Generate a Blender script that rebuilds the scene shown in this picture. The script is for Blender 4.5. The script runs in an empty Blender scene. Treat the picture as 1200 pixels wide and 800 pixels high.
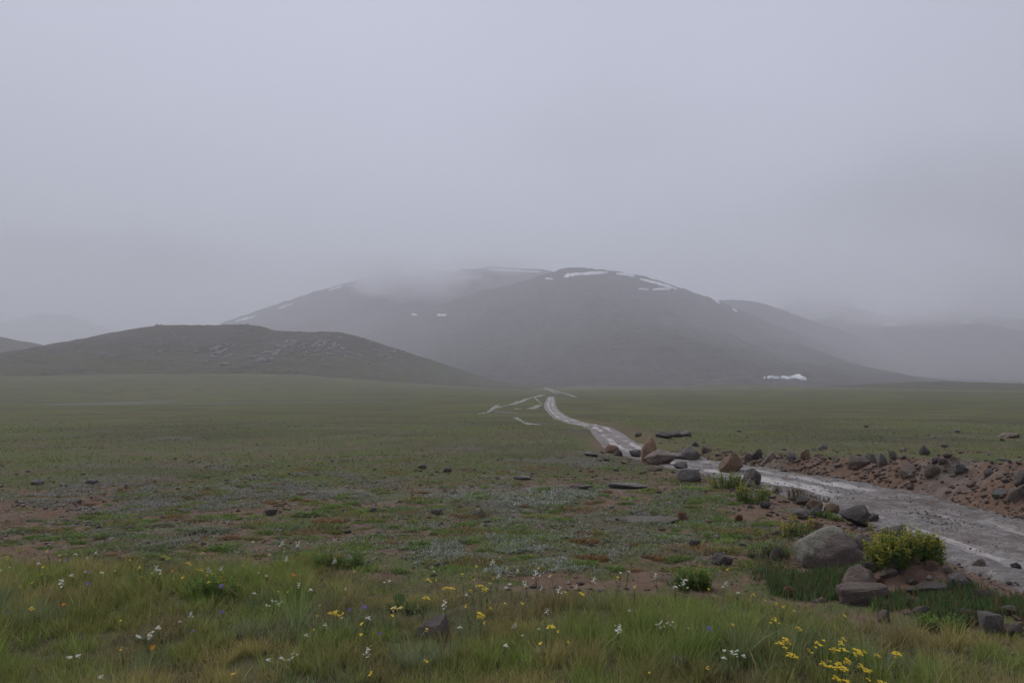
import bpy, math, random
import numpy as np
from mathutils import Vector

random.seed(7)
rng = np.random.default_rng(11)
S = bpy.context.scene
COL = S.collection
PX, HZ = 800.0, 448.0          # focal length in photo pixels, horizon row of the photo

# ------------------------------------------------------------------ camera
cam_d = bpy.data.cameras.new('camera')
cam_d.sensor_width = 36.0
cam_d.lens = 24.0
cam_d.shift_y = (HZ - 400.0) / 1200.0
cam_d.clip_start = 0.05
cam_d.clip_end = 40000.0
cam = bpy.data.objects.new('camera', cam_d)
COL.objects.link(cam)
cam.rotation_euler = (math.radians(90), 0, 0)
S.camera = cam

# ------------------------------------------------------------------ overcast sky
SUN_EL, SUN_AZ = math.radians(52), math.radians(-35)
W = bpy.data.worlds.new('World')
S.world = W
W.use_nodes = True
nt = W.node_tree
bg = nt.nodes['Background']
sky = nt.nodes.new('ShaderNodeTexSky')
sky.sky_type = 'NISHITA'
sky.sun_disc = False
sky.sun_elevation = SUN_EL
sky.sun_rotation = SUN_AZ
hs = nt.nodes.new('ShaderNodeHueSaturation')
hs.inputs['Saturation'].default_value = 0.25
nt.links.new(sky.outputs[0], hs.inputs['Color'])
tc = nt.nodes.new('ShaderNodeTexCoord')
cn = nt.nodes.new('ShaderNodeTexNoise')          # slow brightening and darkening of the cloud sheet
cn.inputs['Scale'].default_value = 1.6
cn.inputs['Detail'].default_value = 5.0
mp = nt.nodes.new('ShaderNodeMapping')
mp.inputs['Scale'].default_value = (1, 1, 1.8)
nt.links.new(tc.outputs['Generated'], mp.inputs['Vector'])
nt.links.new(mp.outputs[0], cn.inputs['Vector'])
m1 = nt.nodes.new('ShaderNodeMath'); m1.operation = 'MULTIPLY_ADD'
m1.inputs[1].default_value = 0.46; m1.inputs[2].default_value = -0.11
nt.links.new(cn.outputs['Fac'], m1.inputs[0])
dn = nt.nodes.new('ShaderNodeVectorMath'); dn.operation = 'DOT_PRODUCT'      # sky brighter straight ahead, darkened to the sides partly for lens vignetting
nt.links.new(tc.outputs['Generated'], dn.inputs[0])
dn.inputs[1].default_value = Vector((-.08, .92, .38)).normalized()
mr = nt.nodes.new('ShaderNodeMapRange'); mr.interpolation_type = 'SMOOTHSTEP'
mr.inputs['From Min'].default_value = 0.55; mr.inputs['From Max'].default_value = 1.0
mr.inputs['To Min'].default_value = 0.56; mr.inputs['To Max'].default_value = 0.98
nt.links.new(dn.outputs['Value'], mr.inputs['Value'])
m2 = nt.nodes.new('ShaderNodeMath'); m2.operation = 'ADD'
nt.links.new(mr.outputs[0], m2.inputs[0])
nt.links.new(m1.outputs[0], m2.inputs[1])
cc = nt.nodes.new('ShaderNodeVectorMath'); cc.operation = 'SCALE'
cc.inputs[0].default_value = (2.40, 2.58, 3.32)
nt.links.new(m2.outputs[0], cc.inputs['Scale'])
mx = nt.nodes.new('ShaderNodeMix'); mx.data_type = 'RGBA'
mx.inputs[0].default_value = 0.88
nt.links.new(hs.outputs[0], mx.inputs[6])
nt.links.new(cc.outputs[0], mx.inputs[7])
nt.links.new(mx.outputs[2], bg.inputs['Color'])
bg.inputs['Strength'].default_value = 0.125

sun_d = bpy.data.lights.new('sun', 'SUN')
sun_d.energy = 1.5
sun_d.angle = math.radians(25)
sun_d.color = (1.0, 0.97, 0.93)
sun = bpy.data.objects.new('sun', sun_d)
COL.objects.link(sun)
sdir = Vector((math.sin(SUN_AZ) * math.cos(SUN_EL), math.cos(SUN_AZ) * math.cos(SUN_EL), math.sin(SUN_EL)))
sun.rotation_euler = sdir.to_track_quat('Z', 'Y').to_euler()

S.view_settings.view_transform = 'Standard'
S.view_settings.look = 'None'
S.view_settings.exposure = 0.86
S.view_settings.gamma = 1.0
S.render.engine = 'CYCLES'
S.cycles.use_denoising = True
S.cycles.max_bounces = 5
S.cycles.diffuse_bounces = 2
S.cycles.glossy_bounces = 2
S.cycles.volume_bounces = 3
S.cycles.caustics_reflective = False
S.cycles.caustics_refractive = False

# ------------------------------------------------------------------ noise and heights
def sstep(a, b, x):
    t = np.clip((x - a) / (b - a), 0, 1)
    return t * t * (3 - 2 * t)

def _hash(ix, iy, seed):
    n = (ix.astype(np.uint32) * np.uint32(374761393) + iy.astype(np.uint32) * np.uint32(668265263)
         + np.uint32((seed * 2246822519) & 0xffffffff))
    n = (n ^ (n >> np.uint32(13))) * np.uint32(1274126177)
    n = n ^ (n >> np.uint32(16))
    return (n & np.uint32(0xffffff)).astype(np.float64) / float(0xffffff)

def vnoise(x, y, seed=0):
    x = np.asarray(x, float); y = np.asarray(y, float)
    fx, fy = np.floor(x), np.floor(y)
    ix, iy = fx.astype(np.int64), fy.astype(np.int64)
    tx, ty = x - fx, y - fy
    tx = tx * tx * (3 - 2 * tx); ty = ty * ty * (3 - 2 * ty)
    a, b = _hash(ix, iy, seed), _hash(ix + 1, iy, seed)
    c, d = _hash(ix, iy + 1, seed), _hash(ix + 1, iy + 1, seed)
    return (a + (b - a) * tx) * (1 - ty) + (c + (d - c) * tx) * ty

def fbm(x, y, octs=4, seed=0):
    s, amp, tot = 0.0, 1.0, 0.0
    for k in range(octs):
        s = s + amp * (vnoise(np.asarray(x) * 2.03 ** k + 17.3 * k, np.asarray(y) * 2.03 ** k - 9.1 * k, seed + k) - 0.5)
        tot += amp
        amp *= 0.5
    return s / tot * 2.0

ROAD = [(7.2, -40), (6.0, -12), (5.45, 0), (5.2, 5), (5.22, 8), (5.15, 10.3), (4.75, 12.6), (4.2, 14.6), (3.75, 16.8), (3.5, 19.5),
        (3.7, 24), (4.1, 29), (4.5, 34), (4.5, 38), (4.05, 43), (3.9, 51), (4.25, 66), (5.3, 92), (6.9, 124), (9.5, 167), (11.6, 205), (14, 240)]
def spline(P, n):
    P = np.array(P, float); out = []
    for i in range(len(P) - 1):
        p0, p1, p2, p3 = P[max(i - 1, 0)], P[i], P[i + 1], P[min(i + 2, len(P) - 1)]
        for t in np.linspace(0, 1, n, endpoint=False):
            out.append(0.5 * (2 * p1 + (p2 - p0) * t + (2 * p0 - 5 * p1 + 4 * p2 - p3) * t * t + (3 * p1 - p0 - 3 * p2 + p3) * t ** 3))
    out.append(P[-1])
    return np.array(out)
RC = spline(ROAD, 6)
def half_w(y):                   # half width of the road
    return np.interp(y, [0, 13, 18, 24, 70, 110, 180], [1.02, 1.02, .74, .62, .60, .85, .95])

def road_sd(x, y):
    """signed distance to the road's middle (positive on the far bank's side)"""
    x = np.atleast_1d(np.asarray(x, float)); y = np.atleast_1d(np.asarray(y, float))
    best = np.full(x.shape, 1e3); sg = np.ones(x.shape)
    near = (x > -6) & (x < 24) & (y > -44) & (y < 245)
    if near.any():
        xs, ys = x[near], y[near]
        b = np.full(xs.shape, 1e6); s = np.ones(xs.shape)
        for i in range(len(RC) - 1):
            a, c = RC[i], RC[i + 1]
            dx, dy = c - a
            L = dx * dx + dy * dy
            t = np.clip(((xs - a[0]) * dx + (ys - a[1]) * dy) / L, 0, 1)
            ex, ey = xs - a[0] - t * dx, ys - a[1] - t * dy
            d = ex * ex + ey * ey
            m = d < b
            b[m] = d[m]
            s[m] = np.where(dy * ex[m] - dx * ey[m] >= 0, 1, -1)
        best[near] = np.sqrt(b); sg[near] = s
    return best * sg

def base_h(x, y):
    r = np.hypot(x, y)
    z = -4.5 * (1 - np.exp(-np.maximum(0, r - 12) / 150.0))
    z = z + 0.30 * sstep(25, 120, r) * fbm(x / 38, y / 38, 2, 3) + 1.9 * sstep(120, 500, r) * fbm(x / 210, y / 210, 2, 5)
    z = z + .11 * sstep(14, 30, r) * fbm(x / 7, y / 7, 3, 13)
    z = z + 13.0 * sstep(170, 600, y) * sstep(30, -230, x)
    z = z + 2.6 * np.exp(-((x - 430) / 190.0) ** 2 - ((y - 640) / 130.0) ** 2)
    z = z + 2.6 * np.exp(-((x - 210) / 60.0) ** 2 - ((y - 700) / 90.0) ** 2)
    return z

def berm_dirt(sd, y, x):
    s = sd - half_w(y)
    amp = np.interp(y, [2, 6, 8, 11, 13.5, 16, 22, 38, 60], [.26, .34, .37, .33, .28, .10, .08, .14, 0.0])
    n = fbm(x / .9, y / .9, 3, 21)
    return amp * (1 + 0.75 * n + .35 * fbm(x / .25, y / .25, 2, 23)) * sstep(-0.05, .62, s) * (1 - .85 * sstep(.75, 1.9, s)), s

def ground_h(x, y, carve=True):
    x = np.asarray(x, float); y = np.asarray(y, float)
    shp = x.shape
    x = np.atleast_1d(x); y = np.atleast_1d(y)
    r = np.hypot(x, y)
    z = base_h(x, y)
    sd = road_sd(x, y)
    hw = half_w(y)
    off = sstep(hw, hw + .8, np.abs(sd))
    nr = 1 - sstep(20, 60, r)
    z = z + nr * off * (0.05 * fbm(x / 1.1, y / 1.1, 3, 8) + 0.09 * fbm(x / 3.5, y / 3.5, 2, 9) + .022 * fbm(x / .3, y / .3, 2, 10))
    b, s = berm_dirt(sd, y, x)
    z = z + np.where(sd > 0, b, 0)
    # soil heap by the road and the low shoulder under the big boulder
    z = z + .19 * np.exp(-((x - 3.35) / .42) ** 2 - ((y - 5.62) / .27) ** 2) * (1 + .5 * fbm(x / .2, y / .2, 2, 14))
    z = z + .07 * np.exp(-((x - 3.1) / .7) ** 2 - ((y - 6.9) / .6) ** 2)
    z = z - .03 * nr * (1 - off)
    if carve:
        z = z - .13 * (1 - sstep(hw - .15, hw + .1, np.abs(sd))) * (1 - sstep(26, 40, r))
    return z.reshape(shp)

CAMZ = 1.6 + float(ground_h(np.array([0.0]), np.array([0.0]))[0])
cam.location = (0, 0, CAMZ)

_Y = np.concatenate([np.linspace(1.5, 30, 900), 30 * 1.012 ** np.arange(1, 420)])
def at(px, py, dz=0.0):
    """the point of the ground (or dz above it) that the photo shows at this pixel"""
    u, v = (px - 600) / PX, (HZ - py) / PX
    Y = _Y
    d = ground_h(u * Y, Y, False) + dz - (CAMZ + v * Y)
    k = np.argmax(d >= 0)
    if d[k] < 0:
        k = len(Y) - 1
    if k > 0:
        f = -d[k - 1] / (d[k] - d[k - 1])
        y = Y[k - 1] + f * (Y[k] - Y[k - 1])
    else:
        y = Y[0]
    x = u * y
    return np.array([x, y, float(ground_h(np.array([x]), np.array([y]), False)[0])])

# ------------------------------------------------------------------ node helpers and materials
def new_mat(name, rough=.85, spec=.25):
    m = bpy.data.materials.new(name)
    m.use_nodes = True
    b = m.node_tree.nodes['Principled BSDF']
    b.inputs['Roughness'].default_value = rough
    b.inputs['Specular IOR Level'].default_value = spec
    return m, m.node_tree, b

class N:
    def __init__(self, nt): self.nt = nt
    def new(self, t): return self.nt.nodes.new(t)
    def link(self, a, b): self.nt.links.new(a, b)
    def noise(self, vec, scale, detail=4, rough=.55, dist=0.0):
        n = self.new('ShaderNodeTexNoise')
        n.inputs['Scale'].default_value = scale; n.inputs['Detail'].default_value = detail
        n.inputs['Roughness'].default_value = rough; n.inputs['Distortion'].default_value = dist
        if vec is not None: self.link(vec, n.inputs['Vector'])
        return n.outputs['Fac']
    def ramp(self, f, a, b):
        n = self.new('ShaderNodeMapRange'); n.interpolation_type = 'SMOOTHSTEP'
        n.inputs['From Min'].default_value = a; n.inputs['From Max'].default_value = b
        self.link(f, n.inputs['Value'])
        return n.outputs[0]
    def mix(self, f, a, b):
        n = self.new('ShaderNodeMix'); n.data_type = 'RGBA'
        if isinstance(f, (int, float)): n.inputs[0].default_value = f
        else: self.link(f, n.inputs[0])
        for i, c in ((6, a), (7, b)):
            if isinstance(c, (tuple, list)): n.inputs[i].default_value = (*c, 1) if len(c) == 3 else c
            else: self.link(c, n.inputs[i])
        return n.outputs[2]
    def math(self, op, a, b=None):
        n = self.new('ShaderNodeMath'); n.operation = op
        for i, c in enumerate((a, b)):
            if c is None: continue
            if isinstance(c, (int, float)): n.inputs[i].default_value = c
            else: self.link(c, n.inputs[i])
        return n.outputs[0]
    def attr(self, name):
        n = self.new('ShaderNodeAttribute'); n.attribute_name = name
        return n
    def bump(self, h, bsdf, strength=.5, dist=.02):
        n = self.new('ShaderNodeBump')
        n.inputs['Strength'].default_value = strength; n.inputs['Distance'].default_value = dist
        self.link(h, n.inputs['Height']); self.link(n.outputs[0], bsdf.inputs['Normal'])

def mat_ground():
    m, t, b = new_mat('meadow_ground', .95, .12)
    n = N(t)
    pos = n.new('ShaderNodeNewGeometry').outputs['Position']
    big = n.noise(pos, .012, 4); mid = n.noise(pos, .09, 5, .6); sml = n.noise(pos, .7, 6, .65)
    fin = n.noise(pos, 7.0, 5, .7); spk = n.noise(pos, 26.0, 3, .7)
    green = n.mix(n.ramp(big, .35, .65), (.086, .100, .036), (.116, .122, .044))
    green = n.mix(n.ramp(mid, .42, .62), green, (.066, .070, .036))
    brown = n.mix(n.ramp(fin, .35, .65), (.090, .074, .048), (.13, .10, .072))
    c = n.mix(n.math('MULTIPLY', n.ramp(sml, .47, .60), .65), green, brown)
    c = n.mix(n.math('MULTIPLY', n.ramp(n.noise(pos, .045, 6, .7, .7), .52, .66), .6), c, brown)
    c = n.mix(n.math('MULTIPLY', n.ramp(n.noise(pos, .028, 6, .65, .4), .56, .66), .55), c, (.060, .072, .030))
    grey = n.mix(n.ramp(fin, .4, .6), (.10, .095, .082), (.17, .162, .148))
    c = n.mix(n.math('MULTIPLY', n.ramp(n.noise(pos, .33, 6, .7), .54, .66), .55), c, grey)
    c = n.mix(n.ramp(spk, .5, .75), c, n.mix(.4, c, (.04, .043, .022)))
    soil = n.mix(n.ramp(fin, .3, .7), (.108, .068, .047), (.172, .112, .082))
    soil = n.mix(n.ramp(spk, .55, .7), soil, (.16, .135, .12))
    soil = n.mix(n.math('MULTIPLY', n.ramp(sml, .5, .7), .6), soil, (.135, .108, .094))
    c = n.mix(n.attr('soil').outputs['Fac'], c, soil)
    c = n.mix(n.attr('stony').outputs['Fac'], c, n.mix(n.ramp(fin, .35, .65), (.085, .08, .075), (.20, .19, .185)))
    c = n.mix(n.attr('litter').outputs['Fac'], c, n.mix(n.ramp(fin, .35, .65), (.070, .060, .034), (.105, .092, .050)))  # darker brown under the grass, painting shade into the gaps between tufts
    n.link(c, b.inputs['Base Color'])
    h = n.math('ADD', n.math('MULTIPLY', fin, .6), n.math('MULTIPLY', spk, .4))
    n.bump(h, b, .7, .05)
    return m

def mat_road():
    m, t, b = new_mat('wet_gravel_road', .5, .4)
    n = N(t)
    pos = n.new('ShaderNodeNewGeometry').outputs['Position']
    uv = n.new('ShaderNodeAttribute'); uv.attribute_name = 'along'     # x = across, y = along
    st = n.noise(uv.outputs['Vector'], 1.6, 6, .7, .3)
    g1 = n.noise(pos, 9, 5, .7); g2 = n.noise(pos, 24, 4, .75); g3 = n.noise(pos, 1.3, 4)
    base = n.mix(n.ramp(g1, .35, .65), (.180, .158, .145), (.30, .272, .256))
    base = n.mix(n.ramp(g2, .52, .64), base, (.080, .071, .066))
    base = n.mix(n.math('MULTIPLY', n.ramp(n.noise(pos, 2.6, 6, .75), .46, .60),   .75), base, (.105, .092, .083))
    base = n.mix(n.math('MULTIPLY', n.ramp(g3, .5, .68), .7), base, (.125, .088, .072))
    silt = n.ramp(n.math('ADD', n.math('MULTIPLY', st, .7), n.math('MULTIPLY', n.attr('rut').outputs['Fac'], .34)), .40, .58)
    base = n.mix(n.math('MULTIPLY', silt, .9), base, (.42, .385, .365))
    n.link(base, b.inputs['Base Color'])
    r = n.math('SUBTRACT', .66, n.math('MULTIPLY', silt, .36))
    n.link(r, b.inputs['Roughness'])
    h = n.math('ADD', g1, n.math('MULTIPLY', g2, .55))
    bn = n.new('ShaderNodeBump'); bn.inputs['Distance'].default_value = .09
    n.link(n.math('SUBTRACT', .9, n.math('MULTIPLY', silt, .5)), bn.inputs['Strength'])
    n.link(h, bn.inputs['Height']); n.link(bn.outputs[0], b.inputs['Normal'])
    return m

def mat_water():
    m, t, b = new_mat('muddy_water', .22, .35)
    n = N(t)
    pos = n.new('ShaderNodeNewGeometry').outputs['Position']
    n.link(n.mix(n.noise(pos, 2.0), (.15, .13, .118), (.20, .178, .162)), b.inputs['Base Color'])
    n.bump(n.noise(pos, 22, 3), b, .25, .01)
    return m

def mat_mud():
    m, t, b = new_mat('pale_wet_mud', .45, .4)
    n = N(t)
    pos = n.new('ShaderNodeNewGeometry').outputs['Position']
    c = n.mix(n.ramp(n.noise(pos, .5, 4), .35, .65), (.14, .122, .105), (.22, .20, .185))
    c = n.mix(n.math('MULTIPLY', n.ramp(n.noise(pos, .22, 6, .75), .44, .56), .95), c, (.105, .112, .048))
    n.link(c, b.inputs['Base Color'])
    n.bump(n.noise(pos, 1.2, 3), b, .3, .06)
    return m

def mat_rock(name, ca, cb, lichen=.25, lc=(.20, .205, .17), scale=1.0, wet=.62):
    m, t, b = new_mat(name, wet, .3)
    n = N(t)
    tco = n.new('ShaderNodeTexCoord').outputs['Object']
    oi = n.new('ShaderNodeObjectInfo')
    ad = n.new('ShaderNodeVectorMath'); ad.operation = 'MULTIPLY_ADD'
    n.link(oi.outputs['Random'], ad.inputs[0]); ad.inputs[1].default_value = (37, 19, 53); n.link(tco, ad.inputs[2])
    v = ad.outputs[0]
    a = n.noise(v, 2.2 * scale, 6, .65); f = n.noise(v, 13 * scale, 5, .7); g = n.noise(v, 4.2 * scale, 6, .7, .6)
    c = n.mix(n.ramp(a, .35, .65), ca, cb)
    c = n.mix(n.ramp(f, .45, .75), c, n.mix(.5, c, (.05, .043, .04)))
    h = n.noise(v, 38 * scale, 4, .75)
    c = n.mix(n.ramp(h, .54, .66), c, n.mix(.55, c, (.24, .215, .195)))
    c = n.mix(n.ramp(h, .34, .46), n.mix(.5, c, (.045, .038, .034)), c)
    c = n.mix(n.math('MULTIPLY', n.ramp(g, .60 - lichen * .25, .68 - lichen * .2), .85), c, lc)
    var = n.new('ShaderNodeHueSaturation')
    n.link(n.math('ADD', n.math('MULTIPLY', oi.outputs['Random'], .4), .62), var.inputs['Value'])
    n.link(c, var.inputs['Color'])
    n.link(var.outputs[0], b.inputs['Base Color'])
    n.bump(n.math('ADD', n.math('ADD', a, n.math('MULTIPLY', f, .6)), n.math('MULTIPLY', h, .35)), b, .9, .07)
    return m

def mat_tint(name, rough=.75, spec=.2, trans=.0):
    m, t, b = new_mat(name, rough, spec)
    n = N(t)
    at_ = n.attr('tint')
    n.link(at_.outputs['Color'], b.inputs['Base Color'])
    tr = n.new('ShaderNodeBsdfTranslucent')
    n.link(at_.outputs['Color'], tr.inputs['Color'])
    ms = n.new('ShaderNodeMixShader'); ms.inputs[0].default_value = .38
    n.link(b.outputs[0], ms.inputs[1]); n.link(tr.outputs[0], ms.inputs[2])
    n.link(ms.outputs[0], t.nodes['Material Output'].inputs['Surface'])
    return m

def mat_flat(name, c, rough=.7, var=.12, spec=.2):
    m, t, b = new_mat(name, rough, spec)
    n = N(t)
    tco = n.new('ShaderNodeTexCoord').outputs['Object']
    f = n.noise(tco, 60, 3)
    n.link(n.mix(n.ramp(f, .3, .7), tuple(x * (1 - var) for x in c), tuple(min(1, x * (1 + var)) for x in c)), b.inputs['Base Color'])
    return m

def mat_slope(name, low, mid, high, z0, z1, scale):
    m, t, b = new_mat(name, .95, .1)
    n = N(t)
    pos = n.new('ShaderNodeNewGeometry').outputs['Position']
    sx = n.new('ShaderNodeSeparateXYZ'); n.link(pos, sx.inputs[0])
    a = n.noise(pos, .004 * scale, 6, .6); f = n.noise(pos, .03 * scale, 6, .7); g = n.noise(pos, .012 * scale, 7, .7, .8)
    zz = n.math('ADD', sx.outputs[2], n.math('MULTIPLY', n.math('SUBTRACT', a, .5), (z1 - z0) * .8))
    c = n.mix(n.ramp(zz, z0, z1), low, mid)
    c = n.mix(n.ramp(g, .48, .64), c, high)
    c = n.mix(n.math('MULTIPLY', n.ramp(f, .48, .66), .7), c, tuple(x * .5 for x in mid))
    k = n.noise(pos, .055 * scale, 7, .75, .5)
    c = n.mix(n.math('MULTIPLY', n.ramp(n.math('ADD', k, n.math('MULTIPLY', n.math('SUBTRACT', g, .5), .6)), .54, .68), .8), c, (.15, .135, .128))
    mpn = n.new('ShaderNodeMapping'); mpn.inputs['Scale'].default_value = (.022 * scale, .0022 * scale, .003 * scale); n.link(pos, mpn.inputs['Vector'])
    c = n.mix(n.math('MULTIPLY', n.ramp(n.noise(mpn.outputs[0], 1.0, 6, .65, .6), .48, .62), .5), c, (.10, .088, .084))
    n.link(c, b.inputs['Base Color'])
    n.bump(n.math('ADD', a, f), b, 1.0, 16.0 / scale)
    return m

MG, MR, MW, MM = mat_ground(), mat_road(), mat_water(), mat_mud()
M_TINT = mat_tint('leaf_tint')
M_SNOW = mat_flat('old_snow', (.74, .75, .78), .7, .12)
M_STEM = mat_flat('green_stem', (.07, .085, .035))
M_STRAW = mat_flat('straw_stalk', (.27, .215, .11))
M_YEL = mat_flat('yellow_petal', (.72, .52, .035), .7)
M_PYEL = mat_flat('pale_yellow_petal', (.70, .58, .20), .6)
M_ORA = mat_flat('orange_petal', (.62, .25, .02), .6)
M_WHI = mat_flat('white_petal', (.64, .62, .54), .7)
M_PUR = mat_flat('purple_petal', (.20, .12, .42), .6)
M_CORE = mat_flat('cushion_base', (.045, .05, .022))
ROCKM = {
    'lichen': mat_rock('lichen_rock', (.115, .088, .078), (.15, .12, .105), .55, (.205, .20, .165), .9),
    'grey': mat_rock('grey_rock', (.185, .165, .152), (.25, .228, .212), .3),
    'brown': mat_rock('brown_rock', (.175, .128, .105), (.25, .188, .155), .2),
    'dark': mat_rock('dark_rock', (.092, .076, .069), (.135, .112, .101), .15),
    'tan': mat_rock('tan_rock', (.27, .165, .10), (.38, .245, .155), .1, (.2, .15, .12)),
    'pale': mat_rock('pale_rock', (.24, .20, .17), (.34, .29, .25), .1, (.2, .18, .16)),
    'purple': mat_rock('purple_rock', (.170, .142, .137), (.235, .20, .192), .25),
    'tan_flat': mat_rock('flat_pale_rock', (.19, .155, .125), (.26, .22, .185), .3, (.13, .11, .085), 2.0),
    'rust': mat_rock('rust_rock', (.25, .115, .06), (.30, .15, .085), .05),
}

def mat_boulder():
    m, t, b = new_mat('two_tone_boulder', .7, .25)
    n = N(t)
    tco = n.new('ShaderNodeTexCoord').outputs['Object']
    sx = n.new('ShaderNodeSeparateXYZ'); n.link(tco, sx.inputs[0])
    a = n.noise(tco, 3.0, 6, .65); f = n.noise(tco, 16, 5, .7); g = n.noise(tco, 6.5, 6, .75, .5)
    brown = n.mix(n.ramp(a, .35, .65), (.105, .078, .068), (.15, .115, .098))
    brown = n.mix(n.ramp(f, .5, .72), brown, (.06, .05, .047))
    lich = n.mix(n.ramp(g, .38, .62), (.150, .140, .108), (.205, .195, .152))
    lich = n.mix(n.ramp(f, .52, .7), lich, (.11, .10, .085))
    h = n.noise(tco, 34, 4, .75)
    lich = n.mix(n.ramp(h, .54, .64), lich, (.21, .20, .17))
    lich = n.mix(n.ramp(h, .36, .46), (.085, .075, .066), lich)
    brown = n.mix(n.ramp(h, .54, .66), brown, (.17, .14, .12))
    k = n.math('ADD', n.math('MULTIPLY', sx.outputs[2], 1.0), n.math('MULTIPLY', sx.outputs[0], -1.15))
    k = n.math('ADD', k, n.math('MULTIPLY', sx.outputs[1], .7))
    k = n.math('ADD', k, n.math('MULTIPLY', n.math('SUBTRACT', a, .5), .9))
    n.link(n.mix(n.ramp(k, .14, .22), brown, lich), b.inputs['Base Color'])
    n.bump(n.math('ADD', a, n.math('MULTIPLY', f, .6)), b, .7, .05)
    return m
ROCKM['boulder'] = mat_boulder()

# ------------------------------------------------------------------ object helpers
def tag(o, label=None, cat=None, group=None, kind=None):
    if label: o['label'] = label
    if cat: o['category'] = cat
    if group: o['group'] = group
    if kind: o['kind'] = kind
    return o

def link(name, me, mat=None, parent=None, kind=None):
    o = bpy.data.objects.new(name, me)
    COL.objects.link(o)
    if mat is not None and me is not None and len(me.materials) == 0:
        me.materials.append(mat)
    if parent is not None: o.parent = parent
    if kind: o['kind'] = kind
    return o

def tri_mesh(name, V, F, tint=None, smooth=False):
    V = np.asarray(V, np.float32).reshape(-1, 3)
    F = np.asarray(F, np.int32)
    k = F.shape[1]
    me = bpy.data.meshes.new(name)
    me.vertices.add(len(V)); me.vertices.foreach_set('co', V.ravel())
    me.loops.add(F.size); me.loops.foreach_set('vertex_index', F.ravel())
    me.polygons.add(len(F)); me.polygons.foreach_set('loop_start', np.arange(0, F.size, k, dtype=np.int32))
    if smooth: me.polygons.foreach_set('use_smooth', np.ones(len(F), bool))
    me.update(calc_edges=True)
    if tint is not None:
        a = me.attributes.new('tint', 'FLOAT_COLOR', 'POINT')
        t = np.ones((len(V), 4), np.float32); t[:, :3] = tint
        a.data.foreach_set('color', t.ravel())
    return me

def fattr(me, name, v):
    a = me.attributes.new(name, 'FLOAT', 'POINT')
    a.data.foreach_set('value', np.asarray(v, np.float32))

class Soup:
    """collects blades and leaves of many tufts into one mesh"""
    def __init__(self): self.V, self.F, self.T, self.n = [], [], [], 0
    def add(self, V, F, T):
        self.V.append(V); self.F.append(F + self.n); self.T.append(T); self.n += len(V)
    def blades(self, base, h, w, az, lean, tint, segs=3, droop=.5):
        """base (n,3); h,w,az,lean (n,); tint (n,3): tapered curved blades"""
        n = len(base)
        if n == 0: return
        ts = np.linspace(0, 1, segs + 1)
        d = np.stack([np.cos(az), np.sin(az)], 1)
        fz = rng.uniform(0, 2 * np.pi, n)
        side = np.stack([np.cos(fz), np.sin(fz)], 1)
        cols = []
        for i, t in enumerate(ts):
            o = lean * h * (t ** 1.8)
            z = h * (t - droop * lean * .45 * t * t)
            c = np.empty((n, 3)); c[:, :2] = base[:, :2] + d * o[:, None]; c[:, 2] = base[:, 2] + z
            if i == segs:
                cols.append(c[:, None])
            else:
                ww = (w * (1 - .55 * t))[:, None] * .5
                a, b = c.copy(), c.copy()
                a[:, :2] -= side * ww; b[:, :2] += side * ww
                cols.append(np.stack([a, b], 1))
        V = np.concatenate(cols, 1)                      # n, 2*segs+1, 3
        k = V.shape[1]
        f = []
        for i in range(segs - 1):
            f += [(2 * i, 2 * i + 1, 2 * i + 3), (2 * i, 2 * i + 3, 2 * i + 2)]
        f.append((2 * segs - 2, 2 * segs - 1, 2 * segs))
        f = np.array(f)
        F = (np.arange(n) * k)[:, None, None] + f[None]
        self.add(V.reshape(-1, 3), F.reshape(-1, 3), np.repeat(tint, k, 0))
    def leaves(self, base, L, wd, az, el, tint):
        """pointed four-cornered leaves, folded along the middle"""
        n = len(base)
        if n == 0: return
        dx = np.stack([np.cos(az) * np.cos(el), np.sin(az) * np.cos(el), np.sin(el)], 1)
        sx = np.stack([-np.sin(az), np.cos(az), np.zeros(n)], 1)
        up = np.cross(dx, sx)
        p0 = base; p3 = base + dx * L[:, None]
        mid = base + dx * (L * .55)[:, None]
        p1 = mid + sx * (wd * .5)[:, None] + up * (wd * -.18)[:, None]
        p2 = mid - sx * (wd * .5)[:, None] + up * (wd * -.18)[:, None]
        V = np.stack([p0, p1, p3, p2], 1)
        f = np.array([(0, 1, 2), (0, 2, 3)])
        F = (np.arange(n) * 4)[:, None, None] + f[None]
        self.add(V.reshape(-1, 3), F.reshape(-1, 3), np.repeat(tint, 4, 0))
    def octa(self, c, r, tint, flat=1.0):
        n = len(c)
        if n == 0: return
        o = np.array([(1, 0, 0), (0, 1, 0), (-1, 0, 0), (0, -1, 0), (0, 0, flat), (0, 0, -flat)], float)
        V = c[:, None] + o[None] * r[:, None, None] * rng.uniform(.7, 1.2, (n, 6, 1))
        f = np.array([(0, 1, 4), (1, 2, 4), (2, 3, 4), (3, 0, 4), (1, 0, 5), (2, 1, 5), (3, 2, 5), (0, 3, 5)])
        F = (np.arange(n) * 6)[:, None, None] + f[None]
        self.add(V.reshape(-1, 3), F.reshape(-1, 3), np.repeat(tint, 6, 0))
    def mesh(self, name, smooth=False):
        return tri_mesh(name, np.concatenate(self.V), np.concatenate(self.F), np.concatenate(self.T), smooth)

# ------------------------------------------------------------------ where the ground is bare, silver or stony
def ell(x, y, cx, cy, rx, ry):
    return np.exp(-(((x - cx) / rx) ** 2 + ((y - cy) / ry) ** 2) ** 1.5)

def grass_edge(u):
    return np.interp(u, [-1.0, -.75, -.45, -.25, 0, .19, .35, .5, .75, 1.0], [6.7, 6.4, 6.1, 5.85, 5.3, 5.15, 4.9, 4.35, 3.95, 3.7])

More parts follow.
